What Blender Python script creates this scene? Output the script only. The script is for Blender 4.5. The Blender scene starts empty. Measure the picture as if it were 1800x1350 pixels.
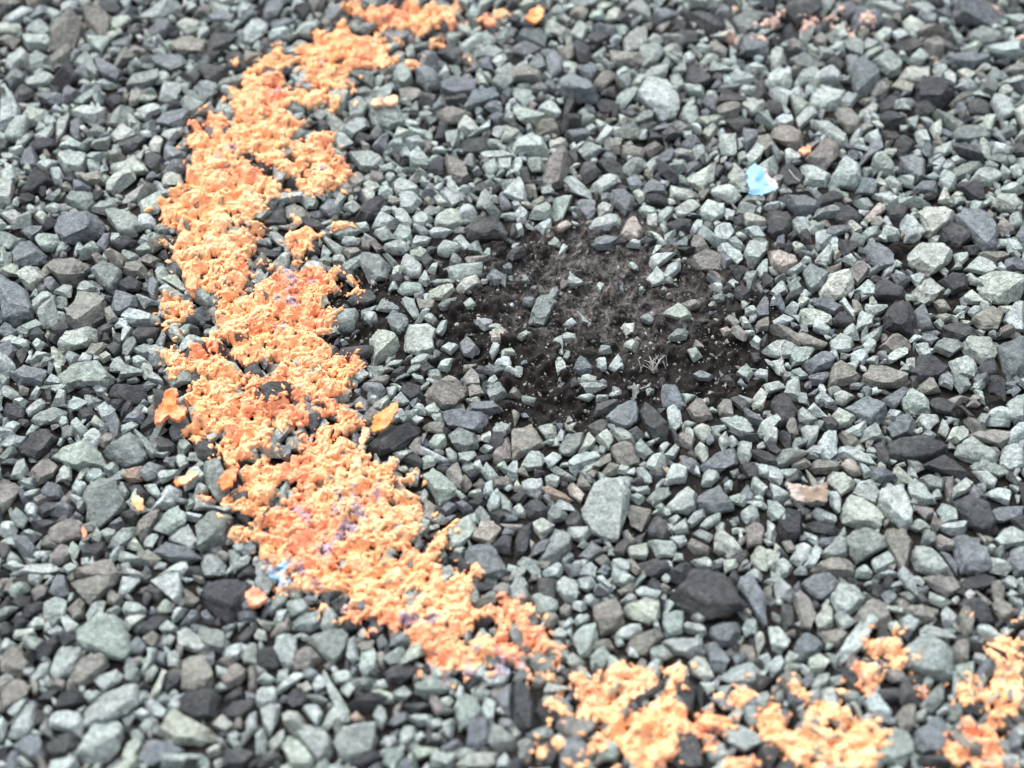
import bpy, math, random
import numpy as np

# ------------------------------------------------------------------ camera, sky, sun, exposure
PITCH = math.radians(33.0)            # tilt of the view away from straight down
HFOV = math.radians(34.0)
DIST = 0.45 / math.tan(HFOV / 2)      # the picture spans 0.9 m of ground at its centre
scene = bpy.context.scene
cam_data = bpy.data.cameras.new('camera')
cam_data.sensor_width = 36.0
cam_data.angle = HFOV
cam_data.clip_start = 0.01
cam_data.clip_end = 500.0
cam_data.dof.use_dof = True
cam_data.dof.focus_distance = DIST + 0.015
cam_data.dof.aperture_fstop = 2.2
cam = bpy.data.objects.new('camera', cam_data)
scene.collection.objects.link(cam)
CAM = np.array([0.0, -DIST * math.sin(PITCH), DIST * math.cos(PITCH)])
cam.location = CAM
cam.rotation_euler = (PITCH, 0, 0)
scene.camera = cam

SUN_ELEV, SUN_AZ = math.radians(52), math.radians(-25)   # azimuth from +Y (away from the viewer), to the left
world = bpy.data.worlds.new('World')
scene.world = world
world.use_nodes = True
wn, wl = world.node_tree.nodes, world.node_tree.links
sky = wn.new('ShaderNodeTexSky')
sky.sky_type = 'NISHITA'
sky.sun_disc = False
sky.sun_elevation = SUN_ELEV
sky.sun_rotation = SUN_AZ
sky.air_density = 1.0
sky.dust_density = 6.0
sky.ozone_density = 0.6
hsv = wn.new('ShaderNodeHueSaturation')                  # a white overcast
hsv.inputs['Saturation'].default_value = 0.22
wl.new(sky.outputs[0], hsv.inputs['Color'])
wl.new(hsv.outputs[0], wn['Background'].inputs[0])
wn['Background'].inputs[1].default_value = 0.15
sun_data = bpy.data.lights.new('sun', 'SUN')
sun_data.energy = 0.7
sun_data.angle = math.radians(45)
sun_data.color = (1.0, 0.985, 0.965)
sun = bpy.data.objects.new('sun', sun_data)
sun.rotation_euler = (math.pi / 2 - SUN_ELEV, 0, math.pi - SUN_AZ)
scene.collection.objects.link(sun)
scene.view_settings.view_transform = 'Standard'
scene.view_settings.look = 'None'
scene.view_settings.gamma = 1.0
scene.view_settings.exposure = 1.27
scene.view_settings.use_curve_mapping = False

# ------------------------------------------------------------------ helpers
rng = np.random.default_rng(11)
F = 900.0 / math.tan(HFOV / 2)
ROT = np.array([[1, 0, 0], [0, math.cos(PITCH), -math.sin(PITCH)], [0, math.sin(PITCH), math.cos(PITCH)]])


def ground(px, py, z=0.0):
    """where a line of sight meets the height z"""
    px, py = np.asarray(px, float), np.asarray(py, float)
    d = np.stack([(px - 900) / F, (675 - py) / F, -np.ones_like(px)], -1) @ ROT.T
    t = (z - CAM[2]) / d[..., 2]
    return CAM[0] + d[..., 0] * t, CAM[1] + d[..., 1] * t


def link(o, **props):
    scene.collection.objects.link(o)
    for k, v in props.items():
        o[k] = v
    return o


def mesh_from(name, verts, faces, material, colours=None, smooth=True):
    me = bpy.data.meshes.new(name)
    verts = np.asarray(verts, np.float32)
    faces = np.asarray(faces, np.int32)
    n = faces.shape[1]
    me.vertices.add(len(verts))
    me.vertices.foreach_set('co', verts.ravel())
    me.loops.add(faces.size)
    me.loops.foreach_set('vertex_index', faces.ravel())
    me.polygons.add(len(faces))
    me.polygons.foreach_set('loop_start', np.arange(0, faces.size, n, dtype=np.int32))
    me.update(calc_edges=True)
    if smooth:
        me.polygons.foreach_set('use_smooth', np.ones(len(faces), bool))
    if colours is not None:
        a = me.attributes.new('tint', 'FLOAT_COLOR', 'POINT')
        c = np.ones((len(verts), 4), np.float32)
        c[:, :3] = colours
        a.data.foreach_set('color', c.ravel())
    me.materials.append(material)
    return me


def srgb(r, g, b):
    c = np.array([r, g, b], float) / 255
    return np.where(c <= 0.04045, c / 12.92, ((c + 0.055) / 1.055) ** 2.4)


def hash3(i, j, k, seed):
    h = (i.astype(np.int64) * 374761393 + j.astype(np.int64) * 668265263 + k.astype(np.int64) * 2147483647 + seed * 974711) & 0xFFFFFFFF
    h = ((h ^ (h >> 13)) * 1274126177) & 0xFFFFFFFF
    h = ((h ^ (h >> 16)) * 2246822519) & 0xFFFFFFFF
    return ((h ^ (h >> 15)) & 0xFFFFFF) / float(0xFFFFFF)


def vnoise(p, seed=0):
    """smooth value noise in [-1, 1] at points p (n, 3)"""
    f = np.floor(p)
    u = p - f
    u = u * u * (3 - 2 * u)
    i, j, k = f[:, 0].astype(int), f[:, 1].astype(int), f[:, 2].astype(int)
    out = 0
    for a in (0, 1):
        for b in (0, 1):
            for c in (0, 1):
                w = (u[:, 0] if a else 1 - u[:, 0]) * (u[:, 1] if b else 1 - u[:, 1]) * (u[:, 2] if c else 1 - u[:, 2])
                out = out + w * hash3(i + a, j + b, k + c, seed)
    return out * 2 - 1


def fbm(p, seed=0, octaves=3):
    return sum(vnoise(p * 2 ** o, seed + o) * 0.5 ** o for o in range(octaves))


def cells(x, y, size, seed=0):
    """distance to the nearest point of a jittered lattice, in units of size, and a random number of that point"""
    gx, gy = np.floor(x / size).astype(int), np.floor(y / size).astype(int)
    best = np.full(x.shape, 9.0)
    second = np.full(x.shape, 9.0)
    rnd = np.zeros(x.shape)
    lean = np.zeros(x.shape)
    zero = np.zeros_like(gx)
    for a in (-1, 0, 1):
        for b in (-1, 0, 1):
            i, j = gx + a, gy + b
            qx = (i + hash3(i, j, zero, seed)) * size
            qy = (j + hash3(i, j, zero + 1, seed)) * size
            d = np.hypot(x - qx, y - qy) / size
            m = d < best
            second = np.where(m, best, np.minimum(second, d))
            best = np.where(m, d, best)
            rnd = np.where(m, hash3(i, j, zero + 2, seed), rnd)
            lean = np.where(m, ((x - qx) * (hash3(i, j, zero + 3, seed) - 0.5) + (y - qy) * (hash3(i, j, zero + 4, seed) - 0.62)) / size, lean)
    return best, rnd, lean


def hull2(pts):
    pts = sorted(set((round(float(a), 6), round(float(b), 6)) for a, b in pts))
    def half(seq):
        h = []
        for p in seq:
            while len(h) > 1 and (h[-1][0] - h[-2][0]) * (p[1] - h[-2][1]) - (h[-1][1] - h[-2][1]) * (p[0] - h[-2][0]) <= 0:
                h.pop()
            h.append(p)
        return h[:-1]
    return np.array(half(pts) + half(pts[::-1]))


def poly_area(p):
    x, y = p[:, 0], p[:, 1]
    return 0.5 * abs(np.dot(x, np.roll(y, -1)) - np.dot(y, np.roll(x, -1)))


def inside(poly, x, y):
    m = np.zeros(x.shape, bool)
    n = len(poly)
    for i in range(n):
        x0, y0 = poly[i]
        x1, y1 = poly[(i + 1) % n]
        if y0 == y1:
            continue
        c = (y0 > y) != (y1 > y)
        m ^= c & (x < (x1 - x0) * (y - y0) / (y1 - y0) + x0)
    return m


def icosphere(level):
    t = (1 + 5 ** 0.5) / 2
    v = [(-1, t, 0), (1, t, 0), (-1, -t, 0), (1, -t, 0), (0, -1, t), (0, 1, t), (0, -1, -t), (0, 1, -t), (t, 0, -1), (t, 0, 1), (-t, 0, -1), (-t, 0, 1)]
    f = [(0, 11, 5), (0, 5, 1), (0, 1, 7), (0, 7, 10), (0, 10, 11), (1, 5, 9), (5, 11, 4), (11, 10, 2), (10, 7, 6), (7, 1, 8),
         (3, 9, 4), (3, 4, 2), (3, 2, 6), (3, 6, 8), (3, 8, 9), (4, 9, 5), (2, 4, 11), (6, 2, 10), (8, 6, 7), (9, 8, 1)]
    v = [np.array(q, float) / np.linalg.norm(q) for q in v]
    for _ in range(level):
        cache, nf = {}, []
        def mid(a, b):
            k = (min(a, b), max(a, b))
            if k not in cache:
                m = v[a] + v[b]
                v.append(m / np.linalg.norm(m))
                cache[k] = len(v) - 1
            return cache[k]
        for a, b, c in f:
            ab, bc, ca = mid(a, b), mid(b, c), mid(c, a)
            nf += [(a, ab, ca), (b, bc, ab), (c, ca, bc), (ab, bc, ca)]
        f = nf
    return np.array(v), np.array(f)


ICO = {k: icosphere(k) for k in (1,)}

# ------------------------------------------------------------------ materials
def new_mat(name):
    m = bpy.data.materials.new(name)
    m.use_nodes = True
    nt = m.node_tree
    return m, nt, nt.nodes, nt.links, nt.nodes['Principled BSDF']


def noise_node(n, l, vec, scale, detail=3.0, rough=0.6):
    t = n.new('ShaderNodeTexNoise')
    t.inputs['Scale'].default_value = scale
    t.inputs['Detail'].default_value = detail
    t.inputs['Roughness'].default_value = rough
    l.new(vec, t.inputs['Vector'])
    return t.outputs['Fac']


def ramp(n, l, src, lo, hi, a, b):
    r = n.new('ShaderNodeMapRange')
    r.inputs['From Min'].default_value = lo
    r.inputs['From Max'].default_value = hi
    r.inputs['To Min'].default_value = a
    r.inputs['To Max'].default_value = b
    l.new(src, r.inputs['Value'])
    return r.outputs['Result']


def math_node(n, l, op, a, b):
    r = n.new('ShaderNodeMath')
    r.operation = op
    for i, s in enumerate((a, b)):
        if isinstance(s, (int, float)):
            r.inputs[i].default_value = s
        else:
            l.new(s, r.inputs[i])
    return r.outputs[0]


def mix_node(n, l, mode, fac, a, b):
    r = n.new('ShaderNodeMix')
    r.data_type = 'RGBA'
    r.blend_type = mode
    for s, key in ((fac, 0), (a, 6), (b, 7)):
        if isinstance(s, (int, float)):
            r.inputs[key].default_value = s
        elif isinstance(s, tuple):
            r.inputs[key].default_value = (*s, 1)
        else:
            l.new(s, r.inputs[key])
    return r.outputs[2]


def grey(n, l, val):
    r = n.new('ShaderNodeCombineColor')
    for i in range(3):
        l.new(val, r.inputs[i])
    return r.outputs[0]


def stone_material():
    m, nt, n, l, bsdf = new_mat('crushed_stone')
    pos = n.new('ShaderNodeNewGeometry').outputs['Position']
    tint = n.new('ShaderNodeAttribute')
    tint.attribute_name = 'tint'
    blotch = noise_node(n, l, pos, 75, 3)
    patch = noise_node(n, l, pos, 210, 4, 0.62)
    grain = noise_node(n, l, pos, 480, 4, 0.7)
    speck = noise_node(n, l, pos, 700, 2, 0.6)
    f = math_node(n, l, 'MULTIPLY', ramp(n, l, blotch, 0.3, 0.7, 0.78, 1.2), ramp(n, l, grain, 0.3, 0.7, 0.58, 1.36))
    f = math_node(n, l, 'MULTIPLY', f, ramp(n, l, patch, 0.32, 0.68, 0.62, 1.34))
    col = mix_node(n, l, 'MULTIPLY', 1.0, tint.outputs['Color'], grey(n, l, f))
    dark = ramp(n, l, speck, 0.63, 0.70, 0.0, 0.55)                       # mineral flecks
    col = mix_node(n, l, 'MIX', dark, col, (0.045, 0.05, 0.05))
    pale = ramp(n, l, noise_node(n, l, pos, 610, 2, 0.6), 0.66, 0.74, 0.0, 0.5)
    col = mix_node(n, l, 'MIX', pale, col, (0.36, 0.38, 0.36))
    rust = ramp(n, l, noise_node(n, l, pos, 38, 2), 0.60, 0.72, 0.0, 0.22)
    col = mix_node(n, l, 'MIX', rust, col, (0.19, 0.175, 0.15))
    film = ramp(n, l, noise_node(n, l, pos, 17, 3), 0.42, 0.66, 0.0, 0.26)        # dust lies in drifts over the whole bed
    film = math_node(n, l, 'MULTIPLY', film, ramp(n, l, patch, 0.35, 0.62, 0.2, 1.0))
    col = mix_node(n, l, 'MIX', film, col, (0.25, 0.262, 0.25))
    l.new(col, bsdf.inputs['Base Color'])
    l.new(ramp(n, l, grain, 0.3, 0.7, 0.6, 0.9), bsdf.inputs['Roughness'])
    bsdf.inputs['Specular IOR Level'].default_value = 0.42
    b = n.new('ShaderNodeBump')
    b.inputs['Strength'].default_value = 1.0
    b.inputs['Distance'].default_value = 0.0026
    h = math_node(n, l, 'ADD', grain, math_node(n, l, 'MULTIPLY', noise_node(n, l, pos, 170, 5, 0.68), 1.8))
    l.new(h, b.inputs['Height'])
    l.new(b.outputs[0], bsdf.inputs['Normal'])
    return m


def chalk_material():
    m, nt, n, l, bsdf = new_mat('orange_chalk')
    pos = n.new('ShaderNodeNewGeometry').outputs['Position']
    tint = n.new('ShaderNodeAttribute')
    tint.attribute_name = 'tint'
    fine = noise_node(n, l, pos, 500, 4, 0.7)
    f = ramp(n, l, fine, 0.3, 0.7, 0.86, 1.1)
    col = mix_node(n, l, 'MULTIPLY', 1.0, tint.outputs['Color'], grey(n, l, f))
    l.new(col, bsdf.inputs['Base Color'])
    bsdf.inputs['Roughness'].default_value = 0.85
    bsdf.inputs['Specular IOR Level'].default_value = 0.25
    b = n.new('ShaderNodeBump')
    b.inputs['Strength'].default_value = 0.7
    b.inputs['Distance'].default_value = 0.0014
    l.new(math_node(n, l, 'ADD', fine, noise_node(n, l, pos, 230, 3, 0.6)), b.inputs['Height'])
    l.new(b.outputs[0], bsdf.inputs['Normal'])
    return m


def ground_material(cx, cy):
    m, nt, n, l, bsdf = new_mat('bitumen')
    pos = n.new('ShaderNodeNewGeometry').outputs['Position']
    fine = noise_node(n, l, pos, 260, 5, 0.75)
    mid = noise_node(n, l, pos, 55, 4, 0.65)
    base = mix_node(n, l, 'MIX', ramp(n, l, fine, 0.35, 0.7, 0, 1), (0.0014, 0.0010, 0.0008), (0.0085, 0.0056, 0.0044))
    # scuffed, dusty area in the bare spot
    sep = n.new('ShaderNodeSeparateXYZ')
    l.new(pos, sep.inputs[0])
    dx = math_node(n, l, 'MULTIPLY', math_node(n, l, 'SUBTRACT', sep.outputs[0], cx), 11.0)
    dy = math_node(n, l, 'MULTIPLY', math_node(n, l, 'SUBTRACT', sep.outputs[1], cy), 14.0)
    d2 = math_node(n, l, 'ADD', math_node(n, l, 'MULTIPLY', dx, dx), math_node(n, l, 'MULTIPLY', dy, dy))
    near = ramp(n, l, d2, 0.25, 2.0, 1.0, 0.0)
    dust = math_node(n, l, 'MULTIPLY', near, ramp(n, l, math_node(n, l, 'ADD', math_node(n, l, 'MULTIPLY', mid, 0.55), math_node(n, l, 'MULTIPLY', fine, 0.45)), 0.42, 0.58, 0.0, 0.95))
    dusty = mix_node(n, l, 'MIX', ramp(n, l, fine, 0.3, 0.72, 0, 1), (0.008, 0.0064, 0.0057), (0.18, 0.17, 0.165))
    base = mix_node(n, l, 'MIX', dust, base, dusty)
    sp = ramp(n, l, noise_node(n, l, pos, 420, 2, 0.5), 0.70, 0.76, 0.0, 0.6)
    base = mix_node(n, l, 'MIX', sp, base, (0.32, 0.31, 0.30))
    # beyond the modelled stones the sheet carries their colours
    vor = n.new('ShaderNodeTexVoronoi')
    vor.inputs['Scale'].default_value = 34
    l.new(pos, vor.inputs['Vector'])
    bw = n.new('ShaderNodeSeparateColor')
    l.new(vor.outputs['Color'], bw.inputs[0])
    cr = n.new('ShaderNodeValToRGB')
    e = cr.color_ramp.elements
    e[0].position, e[0].color = 0.0, (0.03, 0.032, 0.038, 1)
    e[1].position, e[1].color = 1.0, (0.40, 0.46, 0.44, 1)
    for p, c in ((0.3, (0.10, 0.11, 0.13, 1)), (0.5, (0.17, 0.16, 0.14, 1)), (0.7, (0.26, 0.31, 0.29, 1))):
        el = e.new(p)
        el.color = c
    l.new(bw.outputs[0], cr.inputs[0])
    stonecol = mix_node(n, l, 'MIX', ramp(n, l, vor.outputs['Distance'], 0.45, 0.6, 0, 1), cr.outputs[0], (0.01, 0.009, 0.009))
    ax = math_node(n, l, 'ABSOLUTE', sep.outputs[0], 0)
    ay = math_node(n, l, 'ABSOLUTE', math_node(n, l, 'SUBTRACT', sep.outputs[1], 0.08), 0)
    far = math_node(n, l, 'MAXIMUM', ramp(n, l, ax, 0.76, 0.80, 0, 1), ramp(n, l, ay, 0.62, 0.66, 0, 1))
    l.new(mix_node(n, l, 'MIX', far, base, stonecol), bsdf.inputs['Base Color'])
    bsdf.inputs['Roughness'].default_value = 0.8
    bsdf.inputs['Specular IOR Level'].default_value = 0.3
    b = n.new('ShaderNodeBump')
    b.inputs['Strength'].default_value = 0.7
    b.inputs['Distance'].default_value = 0.002
    l.new(math_node(n, l, 'ADD', fine, mid), b.inputs['Height'])
    l.new(b.outputs[0], bsdf.inputs['Normal'])
    return m


def plain_material(name, col, rough=0.6, bump=0.0):
    m, nt, n, l, bsdf = new_mat(name)
    pos = n.new('ShaderNodeNewGeometry').outputs['Position']
    f = ramp(n, l, noise_node(n, l, pos, 380, 3), 0.3, 0.7, 0.8, 1.15)
    l.new(mix_node(n, l, 'MULTIPLY', 1.0, tuple(col), grey(n, l, f)), bsdf.inputs['Base Color'])
    bsdf.inputs['Roughness'].default_value = rough
    return m


STONE = stone_material()
CHALK = chalk_material()
BARE_X, BARE_Y = (float(v) for v in ground(1062, 495))
BITUMEN = ground_material(BARE_X, BARE_Y)

# ------------------------------------------------------------------ what the photograph shows: outlines in its 1800 x 1350 pixels
TILE = 450 / 1787


def read_outlines(text):
    out, ox, oy = [], 0, 0
    for line in text.strip().splitlines():
        w = line.split()
        if w[0][0] == '@':
            ox, oy = float(w[1]), float(w[2])
            continue
        v = np.array(w[1:], float)
        if w[0] == 'D':
            a = np.arange(8) * math.pi / 4
            pts = np.stack([v[0] + v[2] * np.cos(a), v[1] + v[2] * np.sin(a)], 1)
        else:
            pts = v.reshape(-1, 2)
        out.append((w[0], pts * TILE + (ox, oy)))
    return out


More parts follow.
